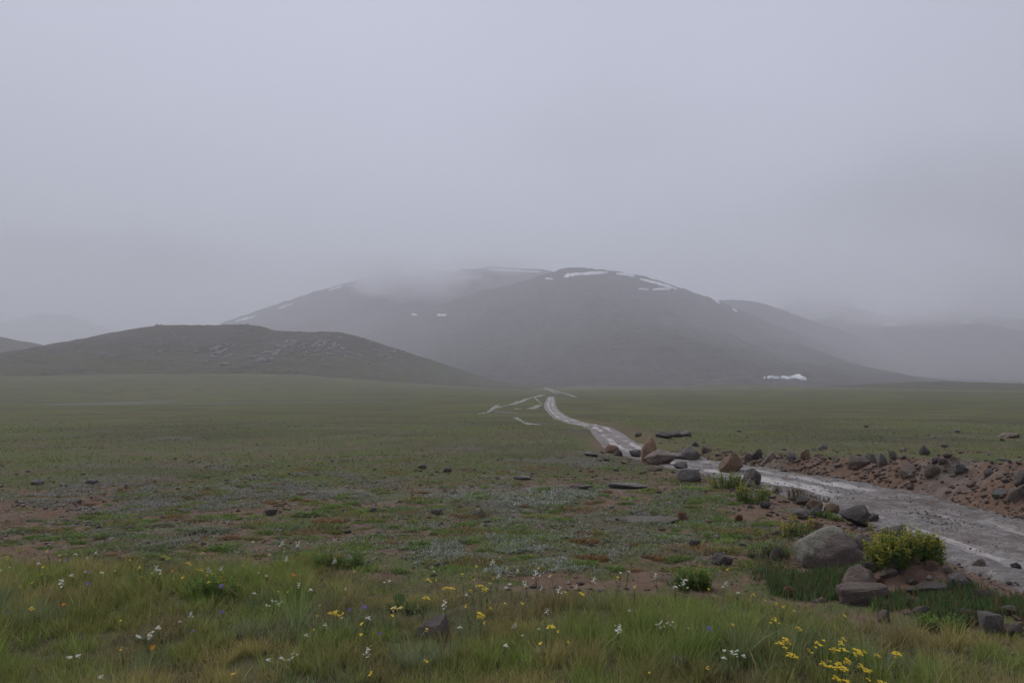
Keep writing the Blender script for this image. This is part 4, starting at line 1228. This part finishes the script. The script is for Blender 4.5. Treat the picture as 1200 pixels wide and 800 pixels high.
    sd2 = road_sd(x2, y2); ok = (np.abs(sd2) < 1.3) & (rng.random(len(x2)) < 1 - .8 * sstep(10, 15, y2)) & (rng.random(len(x2)) < (.28 + .75 * sstep(.65, 1.1, np.abs(sd2)) + .65 * np.exp(-((sd2 - .05) / .22) ** 2)) * sstep(-.35, .3, fbm(x2 / .4, y2 / .5, 3, 607)))
    n1 = len(x)
    x = np.concatenate([x, x2[ok]]); y = np.concatenate([y, y2[ok]]); n = len(x)
    print('gravel', n)
    r = rng.gamma(2.0, .0068, n) * (.55 + .055 * y); r = np.clip(r, .004, .05); r[n1:] = np.clip(rng.gamma(2.0, .0042, n - n1), .004, .024) * (.6 + .04 * y[n1:])
    cols = np.array([(.16, .12, .10), (.12, .105, .10), (.20, .17, .155), (.10, .082, .075), (.22, .145, .105), (.33, .30, .275)])
    t = cols[rng.integers(0, 6, n)] * rng.uniform(.75, 1.15, (n, 1))
    t[n1:] = np.array([(.17, .15, .138), (.21, .188, .172), (.27, .245, .225), (.13, .115, .105)])[rng.integers(0, 4, n - n1)]
    s.octa(np.stack([x, y, ground_h(x, y, False) + r * .15 - (np.arange(n) >= n1) * .004], 1), r, t, .6)
    link('gravel', s.mesh('gravel'), M_TINT, kind='stuff')['label'] = 'loose gravel on the soil and along the road'
build_cover()

def build_rubble():
    s = Soup()
    n = 3000
    y = rng.uniform(5, 19, n); i = np.searchsorted(RC[:, 1], y).clip(1, len(RC) - 1)
    x = RC[i, 0] + half_w(y) + rng.gamma(2.0, .33, n) - .05
    keep = (rng.random(n) < np.interp(y, [5, 13, 15, 19], [1, 1, .6, .25])) & (fbm(x / .6, y / .6, 3, 641) > -.35)
    x, y = x[keep], y[keep]; n = len(x)
    r = np.clip(rng.gamma(1.5, .016, n), .008, .085)
    cols = np.array([(.19, .135, .105), (.16, .13, .115), (.24, .19, .165), (.14, .105, .088), (.21, .135, .095)])
    t = cols[rng.integers(0, 5, n)] * rng.uniform(.8, 1.2, (n, 1))
    s.octa(np.stack([x, y, ground_h(x, y) + r * .1], 1), r, t, .65)
    link('rubble', s.mesh('rubble'), M_TINT, kind='stuff')['label'] = 'small broken rubble of the dirt bank'
    # mats too many to count behind the single cushions
    s = Soup()
    x, y = scatter(1150, 5.6, 17, 1.2)
    soil, stony, sd = masks(x, y)
    ok = (y > grass_edge(x / y) + .2) & (sd < -1.6) & (rng.random(len(x)) < (1 - sstep(8.5, 16.5, y)) * .95) & (rng.random(len(x)) < .4 + .6 * sstep(-.2, .3, fbm(x / 1.5, y, 2, 651)))
    x, y = x[ok], y[ok]
    pal = np.array([(.165, .230, .062), (.20, .195, .068), (.215, .235, .155), (.18, .245, .068), (.23, .165, .078), (.155, .21, .075)])
    for a, b in zip(x, y):
        w = rng.uniform(.08, .30); k = int(110 * (w / .2) ** 1.3 * min(1, 9 / b)) + 25
        th = rng.uniform(0, 6.283, k); q = np.sqrt(rng.random(k)) * w * .9 * (1 + .35 * np.sin(th * 3 + a * 9))
        px, py = a + np.cos(th) * q * 1.3, b + np.sin(th) * q * .8
        pz = ground_h(px, py) + .03 * (1 - (q / (w * 1.4)) ** 2)
        c = pal[rng.integers(0, 6)] * rng.uniform(.85, 1.15)
        s.blades(np.stack([px, py, pz - .012], 1), rng.uniform(.02, .05, k), rng.uniform(.009, .016, k) * (.5 + .07 * b), rng.uniform(0, 6.3, k), rng.uniform(.4, 1.5, k), jitter(c * 1.2, k, .3), 2)
    link('ground_cover', s.mesh('ground_cover'), M_TINT, kind='stuff')['label'] = 'low mossy mats covering the stony soil'
build_rubble()

# ------------------------------------------------------------------ cushion plants standing one by one on the bare soil
def cushion_mesh(seed, col, tall=.35):
    r = np.random.default_rng(seed)
    s = Soup()
    V, F = ico(2)
    V = V * (1 + .3 * n3(V, 1.7, seed))[:, None]
    V = V * np.array([.46, .46, .13]); V[:, 2] = np.maximum(V[:, 2], -.04)
    s.add(V, F, np.tile(np.array(col) * .7, (len(V), 1)))
    n = 330
    a = r.uniform(0, 6.283, n); q = np.sqrt(r.random(n))
    lump = 1 + .3 * np.sin(a * 3 + seed) + .15 * np.sin(a * 7 + 2 * seed)
    base = np.stack([np.cos(a) * q * .46 * lump, np.sin(a) * q * .46 * lump, .11 * (1 - q ** 2)], 1)
    s.blades(base, r.uniform(.06, .20, n) * tall / .35, r.uniform(.035, .06, n), a + r.normal(0, .8, n), r.uniform(.4, 1.5, n), jitter(np.array(col) * 1.25, n, .35), 2)
    return s.mesh('cushion_plant')

CK = {'moss-green cushion plant': ((.135, .185, .052), 4), 'olive cushion plant': ((.165, .160, .056), 3), 'grey-green cushion plant': ((.165, .185, .112), 3), 'rust-tinged cushion plant': ((.20, .125, .058), 2)}
CM = {k: [cushion_mesh(700 + i * 13 + len(k), c) for i in range(n)] for k, (c, n) in CK.items()}
def build_cushions():
    items, placed = [], []
    tries = 0
    R = random.Random(5)
    while len(items) < 272 and tries < 9000:
        tries += 1
        px = R.uniform(-5, 905)
        py = R.uniform(572, 668)
        Y = CAMZ * PX / (py - HZ); X = (px - 600) / PX * Y
        if Y < float(grass_edge(np.array([X / Y]))[0]) + .15: continue
        soil, _, sd = masks(np.array([X]), np.array([Y]))
        if soil[0] < .12 or sd[0] > -1.7: continue
        w = R.uniform(.12, .34) * (1.2 if R.random() < .25 else .8)
        if any(math.hypot(X - a, (Y - b)) < (w + c) * .42 for a, b, c in placed): continue
        if any(abs(px - q[0]) < 22 and abs(py - q[1]) < 9 for q in ROCKS): continue
        placed.append((X, Y, w))
        k = R.choices(list(CK), [6, 3, 2.2, 1.3])[0]
        o = link('cushion_plant', R.choice(CM[k]), M_TINT)
        o.location = (X, Y, float(ground_h(np.array([X]), np.array([Y]))[0]) - .008)
        o.scale = (w * R.uniform(.9, 1.5), w * R.uniform(.7, 1.0), w * R.uniform(.5, .75))
        o.rotation_euler = (0, 0, R.uniform(-.4, .4) + R.choice([0, math.pi]))
        items.append((o, px, py, ('wide ' if w > .24 else 'small ') + k))
    name_by_rank(items, 'cushion plants on the bare soil', 'cushion plant', 'among many others on the bare reddish soil')
build_cushions()

# ------------------------------------------------------------------ loose stones
def build_stones():
    items = []
    R = random.Random(9)
    var = [hull_mesh(rand_hull(900 + i, 9 + i % 4), 900 + i, 2, .05) for i in range(14)]
    zones = [   # x0 x1 y0 y1 count, size in pixels, colours
        (868, 1008, 574, 640, 58, (4, 12), ['brown', 'tan', 'purple', 'grey', 'pale']),
        (1008, 1100, 604, 650, 14, (5, 12), ['brown', 'purple', 'pale']),
        (1030, 1200, 655, 735, 26, (6, 18), ['brown', 'purple', 'tan']),
        (880, 1010, 527, 545, 22, (3, 8), ['brown', 'brown', 'tan', 'purple']),
        (1000, 1200, 528, 590, 40, (3, 9), ['brown', 'brown', 'purple', 'tan', 'grey']),
        (690, 870, 512, 556, 20, (3, 9), ['brown', 'grey', 'purple', 'tan']),
        (610, 905, 590, 655, 34, (4, 10), ['brown', 'purple', 'pale', 'tan']),
        (0, 600, 585, 640, 40, (4, 9), ['brown', 'purple', 'pale', 'grey']),
        (860, 1200, 498, 527, 10, (4, 9), ['grey', 'pale', 'dark'])]
    for x0, x1, y0, y1, n, sz, cols in zones:
        k = 0; t = 0
        while k < n and t < n * 30:
            t += 1
            px, py = R.uniform(x0, x1), R.uniform(y0, y1)
            b = at(px, py)
            sd = float(road_sd(b[0], b[1])[0])
            if abs(sd) < 1.12: continue
            if b[1] < float(grass_edge(np.array([b[0] / b[1]]))[0]) - .1 and sd < -1.9: continue
            if any(abs(px - q[0]) < 9 and abs(py - q[1]) < 6 for q in ROCKS[:110]): continue
            w = min(R.uniform(*sz), R.uniform(*sz) + 2) * b[1] / PX
            c = R.choice(cols)
            o = link('stone', R.choice(var), None)
            if len(o.data.materials) == 0: o.data.materials.append(ROCKM['brown'])
            o.material_slots[0].link = 'OBJECT'; o.material_slots[0].material = ROCKM[c]
            hz = R.uniform(.4, .75)
            o.scale = (w, w * R.uniform(.6, 1.0), w * hz)
            o.location = (b[0], b[1] + w * .3, b[2] + w * hz * .18)
            o.rotation_euler = (R.uniform(-.3, .3), R.uniform(-.3, .3), R.uniform(-.6, .6))
            items.append((o, px, py, 'loose ' + {'purple': 'violet-grey', 'pale': 'pale pinkish', 'dark': 'blackish'}.get(c, c) + ' stone'))
            k += 1
    name_by_rank(items, 'loose stones of the meadow and bank', 'stone', 'among the many scattered over the soil')
build_stones()

# ------------------------------------------------------------------ leafy plants and shrubs
def shrub(px, yb, wpx, hpx, label, leaf_cols, bloom=0, n=40, seed=0, name='flowering_shrub', L=(.02, .035), lean=.45, bl=None, cat='plant'):
    r = np.random.default_rng(seed + 50)
    b = at(px, yb)
    w = wpx * b[1] / PX; H = hpx * b[1] / PX
    root = bpy.data.objects.new(name, None); COL.objects.link(root)
    root.location = b
    root.empty_display_size = .1
    tag(root, label, cat)
    st, fo, bo = Soup(), Soup(), Soup()
    bx = r.uniform(-.5, .5, n) * w * .8; by = r.uniform(0, .55, n) * w * .7
    hh = H * r.uniform(.6, 1.05, n) * (1 - .45 * (np.abs(bx) / (w * .5)) ** 2)
    az = np.where(bx > 0, 0, np.pi) + r.normal(0, .9, n); ln = r.uniform(.0, lean, n)
    gz = ground_h(bx + b[0], by + b[1]) - b[2]
    base = np.stack([bx, by, gz - .01], 1)
    st.blades(base, hh, np.full(n, .005), az, ln, jitter((.07, .095, .03), n), 3, .2)
    k = 24
    ii = np.repeat(np.arange(n), k); m = len(ii)
    t = r.uniform(.06, 1, m)
    pos = base[ii].copy()
    off = ln[ii] * hh[ii] * t ** 1.8
    pos[:, 0] += np.cos(az[ii]) * off; pos[:, 1] += np.sin(az[ii]) * off; pos[:, 2] += hh[ii] * t * (1 - .1 * ln[ii])
    cols = np.array(leaf_cols)[r.integers(0, len(leaf_cols), m)] * r.uniform(.7, 1.25, (m, 1))
    lf = r.uniform(*L, m) * (1.15 - .5 * t)
    fo.leaves(pos, lf, lf * r.uniform(.28, .42, m), r.uniform(0, 6.3, m), r.uniform(-.1, 1.0, m), cols)
    link('stem', st.mesh('stem'), M_TINT, root)
    link('foliage', fo.mesh('foliage'), M_TINT, root)
    if bloom > 0:
        sel = np.where(r.random(n) < bloom)[0]
        for e in sel:
            c = 16
            tt = r.uniform(.62, 1.04, c)
            p = np.repeat(base[e:e + 1], c, 0)
            o = ln[e] * hh[e] * tt ** 1.8
            p[:, 0] += np.cos(az[e]) * o + r.normal(0, .009, c); p[:, 1] += np.sin(az[e]) * o + r.normal(0, .009, c); p[:, 2] += hh[e] * tt * (1 - .1 * ln[e])
            bo.octa(p, r.uniform(.005, .009, c), jitter(bl or (.56, .49, .08), c, .3), .8)
        if len(sel): link('blossom', bo.mesh('blossom'), M_TINT, root)
    return root

GB = [(.16, .25, .050), (.13, .205, .05), (.19, .26, .06)]
GD = [(.15, .23, .06), (.17, .245, .062), (.20, .26, .07)]
shrub(1070, 663, 96, 41, 'bushy shrub covered in dull yellow flower spikes at the road edge', GD, .8, 150, 1, L=(.035, .06), lean=.4)
shrub(1022, 644, 14, 33, 'single tall yellow flower stalk beside the bushy shrub', GD, .9, 6, 2, name='flowering_plant', lean=.2)
shrub(854, 572, 42, 24, 'bright green leafy plant with yellow tips before the blackish boulder', GB, .3, 60, 3, name='leafy_plant', L=(.03, .05))
shrub(885, 590, 44, 26, 'bright green leafy plant nearer the camera than the blackish boulder', GB, .3, 70, 4, name='leafy_plant', L=(.025, .045))
shrub(938, 630, 46, 28, 'sparse yellow-green plant behind the lichen boulder', [(.11, .145, .035), (.09, .12, .03)], .3, 40, 5, name='leafy_plant', L=(.018, .03))
shrub(998, 640, 26, 20, 'small green plant growing against the lichen boulder', GB, .1, 26, 6, name='leafy_plant', L=(.02, .03))
shrub(968, 607, 26, 10, 'low green plant beside the dark pointed rock', GB, .0, 34, 7, name='leafy_plant', L=(.018, .03))
shrub(988, 611, 30, 9, 'low grassy green plant in front of the dark pointed rock', GB, .0, 34, 8, name='leafy_plant', L=(.018, .03))
shrub(922, 577, 30, 15, 'olive green tuft plant on the near road edge', [(.09, .105, .03), (.11, .10, .035)], .0, 50, 9, name='tuft_plant', L=(.02, .035))
shrub(953, 589, 56, 21, 'reddish-topped olive mat plant on the near road edge', [(.10, .10, .032), (.12, .085, .035), (.085, .10, .03)], .35, 80, 10, name='mat_plant', L=(.02, .035), bl=(.20, .10, .06))
shrub(790, 546, 14, 8, 'small bright green plant by the dark brown boulder', GB, 0, 22, 11, name='leafy_plant')
shrub(822, 553, 16, 9, 'bright green plant behind the lone grey boulder', GB, 0, 22, 12, name='leafy_plant')
shrub(245, 706, 64, 36, 'bright green herb patch rising from the grass', GB, .06, 70, 13, name='leafy_plant', L=(.025, .045))
shrub(165, 688, 40, 22, 'smaller bright green herb among white flowers', GB, .04, 40, 14, name='leafy_plant', L=(.02, .035))
shrub(395, 668, 70, 26, 'wide bright green herb patch at the edge of the soil', GB, .03, 70, 15, name='leafy_plant', L=(.02, .04))
shrub(815, 692, 46, 30, 'bright green leafy herb beside white flowers near the dark wedge', GB, .03, 50, 16, name='leafy_plant', L=(.03, .05))
shrub(1110, 742, 60, 22, 'bright green low herb under the stonecrop bed', GB, 0, 50, 17, name='leafy_plant', L=(.02, .04))
shrub(490, 642, 34, 11, 'small vivid green herb before the silvery carpet', GB, 0, 40, 18, name='leafy_plant', L=(.02, .03))
shrub(905, 654, 56, 18, 'grey-green low plant in front of the lichen boulder', [(.10, .12, .06), (.085, .11, .05)], 0, 60, 19, name='leafy_plant', L=(.02, .03))

def leaf_mesh(w=.24, bend=.5, tint=(.1, .13, .04), n=5):
    V, T = [], []
    for i in range(n + 1):
        t = i / n
        a = bend * t * 1.4
        z = math.sin(1.0) * t - bend * .35 * t * t; y = t * .55 + bend * .3 * t * t
        ww = w * .5 * math.sin(math.pi * min(1, t * .86 + .1)) ** .8 if i < n else 0.002
        V += [(-ww, y, z + ww * .4), (0, y, z), (ww, y, z + ww * .4)]
    F = []
    for i in range(n):
        for e in (0, 1):
            F.append((i * 3 + e, i * 3 + e + 1, i * 3 + e + 4, i * 3 + e + 3))
    return tri_mesh('leaf', V, np.array(F), np.tile(np.array(tint), (len(V), 1)), True)
LM = {'broad': [leaf_mesh(.42, .6, (.10, .155, .042)), leaf_mesh(.36, .35, (.12, .175, .05))],
      'sage': [leaf_mesh(.24, .4, (.17, .20, .155)), leaf_mesh(.20, .6, (.14, .17, .125)), leaf_mesh(.26, .2, (.20, .23, .18))],
      'strap': [leaf_mesh(.13, .35, (.15, .185, .135)), leaf_mesh(.11, .6, (.12, .155, .10))]}
def rosette(px, yb, wpx, label, kind, n, seed, name, L=1.0, steep=(.2, 1.0)):
    R = random.Random(seed)
    b = at(px, yb)
    w = wpx * b[1] / PX
    root = bpy.data.objects.new(name, None); COL.objects.link(root); root.location = b
    tag(root, label, 'plant')
    for k in range(int(n * 1.5)):
        o = link('leaf', R.choice(LM[kind]), M_TINT, root)
        l = w * .46 * L * R.uniform(.55, 1.1)
        a = R.uniform(0, 2 * math.pi); q = R.random() ** .5 * w * .22
        o.location = (math.cos(a) * q, math.sin(a) * q, -.005)
        o.scale = (l, l, l)
        o.rotation_euler = (-R.uniform(*steep) + .35, R.uniform(-.2, .2), a - math.pi / 2 + R.uniform(-.5, .5))
    return root
rosette(478, 712, 50, 'broad-leaved bright green plant in the grass behind the half-buried rock', 'broad', 20, 1, 'broad_leaved_plant', .8)
rosette(462, 714, 24, 'smaller broad-leaved plant beside the bigger broad-leaved one', 'broad', 9, 2, 'broad_leaved_plant', .8)
rosette(1003, 768, 46, 'silver-grey sage rosette behind the thickest yellow flowers', 'sage', 24, 3, 'sage_plant')
rosette(1021, 786, 54, 'widest silver-grey sage rosette among the yellow flowers', 'sage', 30, 4, 'sage_plant')
rosette(1042, 804, 40, 'silver-grey sage plant cut by the frame edge', 'sage', 18, 5, 'sage_plant')
rosette(985, 785, 34, 'small silver-grey sage tuft under the thickest yellow flowers', 'sage', 16, 6, 'sage_plant')
rosette(1030, 752, 26, 'pale blue-green strap-leaved plant under the flat-topped slab', 'strap', 9, 7, 'strap_leaved_plant', 1.5)
rosette(837, 746, 44, 'dull grey-green leafy clump alone in the grass', 'sage', 22, 8, 'sage_plant')
rosette(613, 772, 46, 'blue-green strap-leaved plant past the half-buried rock', 'strap', 14, 9, 'strap_leaved_plant', 1.2)
rosette(700, 742, 34, 'pale grey-green tuft in the middle of the grass', 'sage', 16, 10, 'sage_plant')
rosette(1032, 703, 16, 'small silvery tuft at the end of the flat-topped slab', 'sage', 14, 11, 'sage_plant')
rosette(1047, 704, 18, 'silvery tuft with pink tip beside the flat-topped slab', 'sage', 14, 12, 'sage_plant')
rosette(951, 603, 22, 'grey-green tuft tucked under the arched stone', 'sage', 16, 13, 'sage_plant')
rosette(290, 745, 40, 'grey-green leafy tuft near white flowers in the grass', 'sage', 18, 14, 'sage_plant')
rosette(180, 752, 40, 'pale grey tuft beside the lone orange flower', 'sage', 16, 15, 'sage_plant')

# ------------------------------------------------------------------ flowers, each a thing with stem and flower heads
def petal_disc(c, r, n, seed, mat_t, dome=.35, tilt=0.0):
    R = np.random.default_rng(seed)
    s = Soup()
    az = np.linspace(0, 2 * np.pi, n, endpoint=False) + R.uniform(0, 1)
    s.leaves(np.tile(np.array([c]), (n, 1)), np.full(n, r) * R.uniform(.85, 1.1, n), np.full(n, r * .62), az, np.full(n, dome) + R.normal(0, .12, n), np.tile(np.array(mat_t), (n, 1)))
    s.octa(np.array([c]) + np.array([[0, 0, r * .12]]), np.array([r * .34]), np.array([mat_t]) * .8, .7)
    return s
def head_umbel(name, mat, seed, nf, R0, rf):
    R = np.random.default_rng(seed)
    V, F, n0 = [], [], 0
    for k in range(nf):
        a = k * 2.4 + R.uniform(-.3, .3); q = R0 * math.sqrt((k + .3) / nf)
        s = petal_disc((q * math.cos(a), q * math.sin(a), R.uniform(-.006, .006) - q * .55), rf * R.uniform(.8, 1.2), 5, seed * 31 + k, (1, 1, 1))
        for v, f in zip(s.V, s.F):
            V.append(v); F.append(f + n0)
        n0 += s.n
    me = tri_mesh(name, np.concatenate(V), np.concatenate(F)); me.materials.append(mat)
    return me
def head_spike(mat, seed, H, R0, n=34):
    R = np.random.default_rng(seed)
    s = Soup()
    t = np.linspace(0, 1, n); a = np.arange(n) * 2.4
    r = R0 * (1 - .45 * t) * R.uniform(.8, 1.15, n)
    base = np.stack([np.cos(a) * r * .1, np.sin(a) * r * .1, t * H - H * .5], 1)
    base[:, :2] += R.normal(0, R0 * .35, (n, 2))
    s.leaves(base, r, r * .6, a + R.normal(0, .8, n), R.uniform(-.2, 1.2, n), np.ones((n, 3)))
    me = s.mesh('flower_head'); me.materials.append(mat)
    return me
def stem_mesh(h, seed, leaves=6):
    R = np.random.default_rng(seed)
    s = Soup()
    b = np.zeros((2, 3)); b[:, 2] = -.02
    s.blades(b, np.full(2, h + .02), np.full(2, .0042), np.array([0, 1.6]), np.array([.03, .03]), np.tile([[.085, .11, .04]], (2, 1)), 3, 0)
    if leaves:
        t = R.uniform(.1, .75, leaves)
        s.leaves(np.stack([t * 0, t * 0, t * h], 1), R.uniform(.025, .045, leaves), np.full(leaves, .007), R.uniform(0, 6.3, leaves), R.uniform(.3, 1.1, leaves), jitter((.075, .11, .04), leaves))
    return s.mesh('stem')

def flower_proto(name, kind, seed, h):
    root = bpy.data.objects.new(name, None); COL.objects.link(root)
    root.empty_display_size = .05
    R = random.Random(seed)
    link('stem', stem_mesh(h, seed), M_TINT, root)
    def head(me, loc, rot=(0, 0, 0)):
        o = link('flower_head', me, None, root); o.location = loc; o.rotation_euler = rot
    if kind == 'yellow':
        head(head_umbel('flower_head', M_YEL, seed, R.randint(6, 10), .026, .0105), (0, 0, h), (R.uniform(-.2, .2), R.uniform(-.2, .2), 0))
        if seed % 2: head(head_umbel('flower_head', M_YEL, seed + 7, 5, .015, .0095), (.035, .01, h - .025))
    elif kind == 'small yellow':
        head(head_umbel('flower_head', M_YEL, seed, 3, .012, .0095), (0, 0, h))
    elif kind == 'broad yellow':
        for q in range(4):
            head(head_umbel('flower_head', M_YEL, seed + q, 7, .022, .0105), (q * .028 - .042, R.uniform(-.02, .02), h + R.uniform(-.01, .012)))
    elif kind == 'pale yellow':
        head(head_umbel('flower_head', M_PYEL, seed, 10, .032, .013), (0, 0, h)); head(head_umbel('flower_head', M_PYEL, seed + 3, 6, .02, .012), (.05, 0, h - .005))
    elif kind == 'orange':
        head(head_umbel('flower_head', M_ORA, seed, 4, .012, .014), (0, 0, h), (.4, 0, 0))
    elif kind == 'white spike':
        head(head_spike(M_WHI, seed, .056, .021, 22), (0, 0, h))
    elif kind == 'small white':
        head(head_umbel('flower_head', M_WHI, seed, 6, .014, .008), (0, 0, h))
    elif kind == 'white bunch':
        for q in range(9):
            head(head_umbel('flower_head', M_WHI, seed + q, 4, .010, .0065), (R.uniform(-.055, .055), R.uniform(-.03, .03), h + R.uniform(-.025, .02)))
    elif kind == 'purple':
        head(head_umbel('flower_head', M_PUR, seed, 3, .010, .013), (0, 0, h), (.5, 0, 0))
    return root

FL = {
 'yellow': [(880, 694), (929, 731), (928, 747), (909, 751), (920, 753), (930, 765), (957, 746), (985, 744), (983, 752), (975, 758), (987, 760), (957, 771), (1006, 759), (1013, 763), (1027, 766), (1048, 761),
            (982, 775), (1002, 777), (1008, 780), (1018, 790), (993, 795), (1035, 797), (912, 726), (498, 677), (565, 682), (492, 698), (563, 715), (651, 730), (190, 651), (239, 646), (216, 658), (235, 665), (167, 675), (990, 768), (973, 789), (1000, 800)],
 'small yellow': [(906, 706), (915, 709), (908, 722), (922, 767), (948, 762), (962, 747), (1055, 766), (977, 773), (982, 717), (832, 689), (577, 683), (562, 662), (596, 663), (573, 675), (557, 714), (657, 737), (437, 724), (652, 672),
            (660, 690), (543, 672), (682, 693), (452, 717), (514, 678), (402, 717), (60, 643), (7, 653), (42, 653), (70, 656), (55, 652), (77, 648), (157, 653), (224, 672), (322, 690), (337, 691), (252, 680), (40, 680), (200, 677),
            (372, 721), (363, 737), (385, 683), (23, 679), (257, 670), (282, 661), (940, 757), (966, 760), (895, 702), (1010, 795), (925, 712)],
 'broad yellow': [(525, 688), (388, 717), (984, 778)],
 'pale yellow': [(465, 709)],
 'orange': [(183, 755), (72, 706), (339, 673), (200, 667)],
 'white spike': [(76, 678), (257, 665), (249, 666), (328, 636), (344, 635), (341, 653), (582, 672), (610, 668), (638, 687), (655, 687), (673, 687), (693, 675), (637, 714), (797, 682), (848, 681), (520, 707), (630, 670), (353, 683), (393, 655), (770, 673), (175, 668)],
 'small white': [(5, 667), (48, 657), (13, 662), (112, 646), (88, 647), (100, 653), (100, 669), (118, 669), (134, 668), (170, 652), (297, 634), (321, 648), (302, 670), (312, 672), (190, 730), (212, 728), (367, 688), (405, 687), (451, 679), (462, 677),
            (600, 680), (727, 668), (732, 668), (792, 686), (547, 694), (593, 685), (802, 676), (805, 735), (868, 763), (330, 770), (316, 771), (87, 764), (97, 764), (767, 728)],
 'white bunch': [(317, 707), (783, 730), (1158, 669), (175, 741), (344, 768), (853, 765)],
 'purple': [(10, 716), (232, 737), (257, 715), (110, 661), (78, 656), (645, 672), (424, 709), (414, 712), (518, 659), (255, 686)],
}
PHR = {'yellow': 'yellow flower cluster on a stem', 'small yellow': 'small sparse yellow flower', 'broad yellow': 'broad row of yellow flower clusters', 'pale yellow': 'pale lemon flower cluster',
       'orange': 'single orange flower', 'white spike': 'upright white flower spike', 'small white': 'small rounded white flower', 'white bunch': 'low bunch of white flowers', 'purple': 'single purple flower'}
GRP = {'yellow': 'yellow flowers in the meadow', 'small yellow': 'yellow flowers in the meadow', 'broad yellow': 'yellow flowers in the meadow', 'pale yellow': 'yellow flowers in the meadow', 'orange': 'orange flowers in the meadow',
       'white spike': 'white flowers in the meadow', 'small white': 'white flowers in the meadow', 'white bunch': 'white flowers in the meadow', 'purple': 'purple flowers in the meadow'}
def build_flowers():
    R = random.Random(21)
    Q = random.Random(77)
    for kind, n in (('small white', 16), ('small yellow', 40), ('white spike', 6), ('purple', 4)):
        for _ in range(n):
            qx = Q.choice([Q.uniform(0, 470), Q.uniform(0, 860), Q.gauss(640, 120)])
            FL[kind].append((min(max(qx, 2), 900), Q.uniform(648, 735) if Q.random() < .75 else Q.uniform(735, 792)))
    for kind, pts in FL.items():
        h = {'yellow': .20, 'small yellow': .19, 'broad yellow': .20, 'pale yellow': .2, 'orange': .19, 'white spike': .19, 'small white': .17, 'white bunch': .15, 'purple': .19}[kind]
        nm = {'yellow': 'yellow_flower', 'small yellow': 'yellow_flower', 'broad yellow': 'yellow_flower', 'pale yellow': 'yellow_flower', 'orange': 'orange_flower', 'white spike': 'white_flower', 'small white': 'white_flower',
              'white bunch': 'white_flower', 'purple': 'purple_flower'}[kind]
        np_ = min(len(pts), 5)
        protos = [flower_proto(nm, kind, 40 + 11 * i + len(kind), h) for i in range(np_)]
        items = []
        for i, (px, py) in enumerate(pts):
            o = protos[i] if i < np_ else copy_tree(R.choice(protos))
            sc = R.uniform(.62, 1.12)
            b = at(px, py, h * sc)
            o.location = b
            o.scale = (sc,) * 3
            o.rotation_euler = (R.uniform(-.05, .3), R.uniform(-.22, .22), R.uniform(-.6, .6))
            items.append((o, px, py, PHR[kind]))
        name_by_rank(items, GRP[kind], 'flower', 'in the meadow grass')
build_flowers()

cloudbank(1340, 360, 1750, 950, 520, 400, .0008, 3, 'dim rain veil hiding the far ridges beyond the road bank', (.30, .30, .36))  # dark absorbing colour added to dim this side, painting the rain cloud's shade
cloudbank(1110, 366, 3050, 850, 320, 105, .0075, 4, 'pale cloud hiding the crest of the far ridge beyond the shoulder')
cloudbank(1160, 225, 2600, 1350, 520, 360, .0009, 5, 'dim low cloud hanging over the far ridge', (.50, .50, .56))  # darker colour painted into the cloud to add a dim band of sky
cloudbank(140, 300, 2800, 1000, 420, 190, .0010, 6, 'grey cloud bank low behind the green hill', (.78, .78, .83))
cloudbank(575, 311, 2780, 300, 220, 55, .0055, 7, 'thin wisp of cloud touching the rear skyline beside the summit')
cloudbank(700, 150, 2300, 700, 420, 260, .0010, 8, 'faint bright cloud high above the mountain')
cloudbank(955, 357, 3900, 620, 320, 150, .0062, 9, 'pale fog wrapping the grey peak behind the far shoulder')
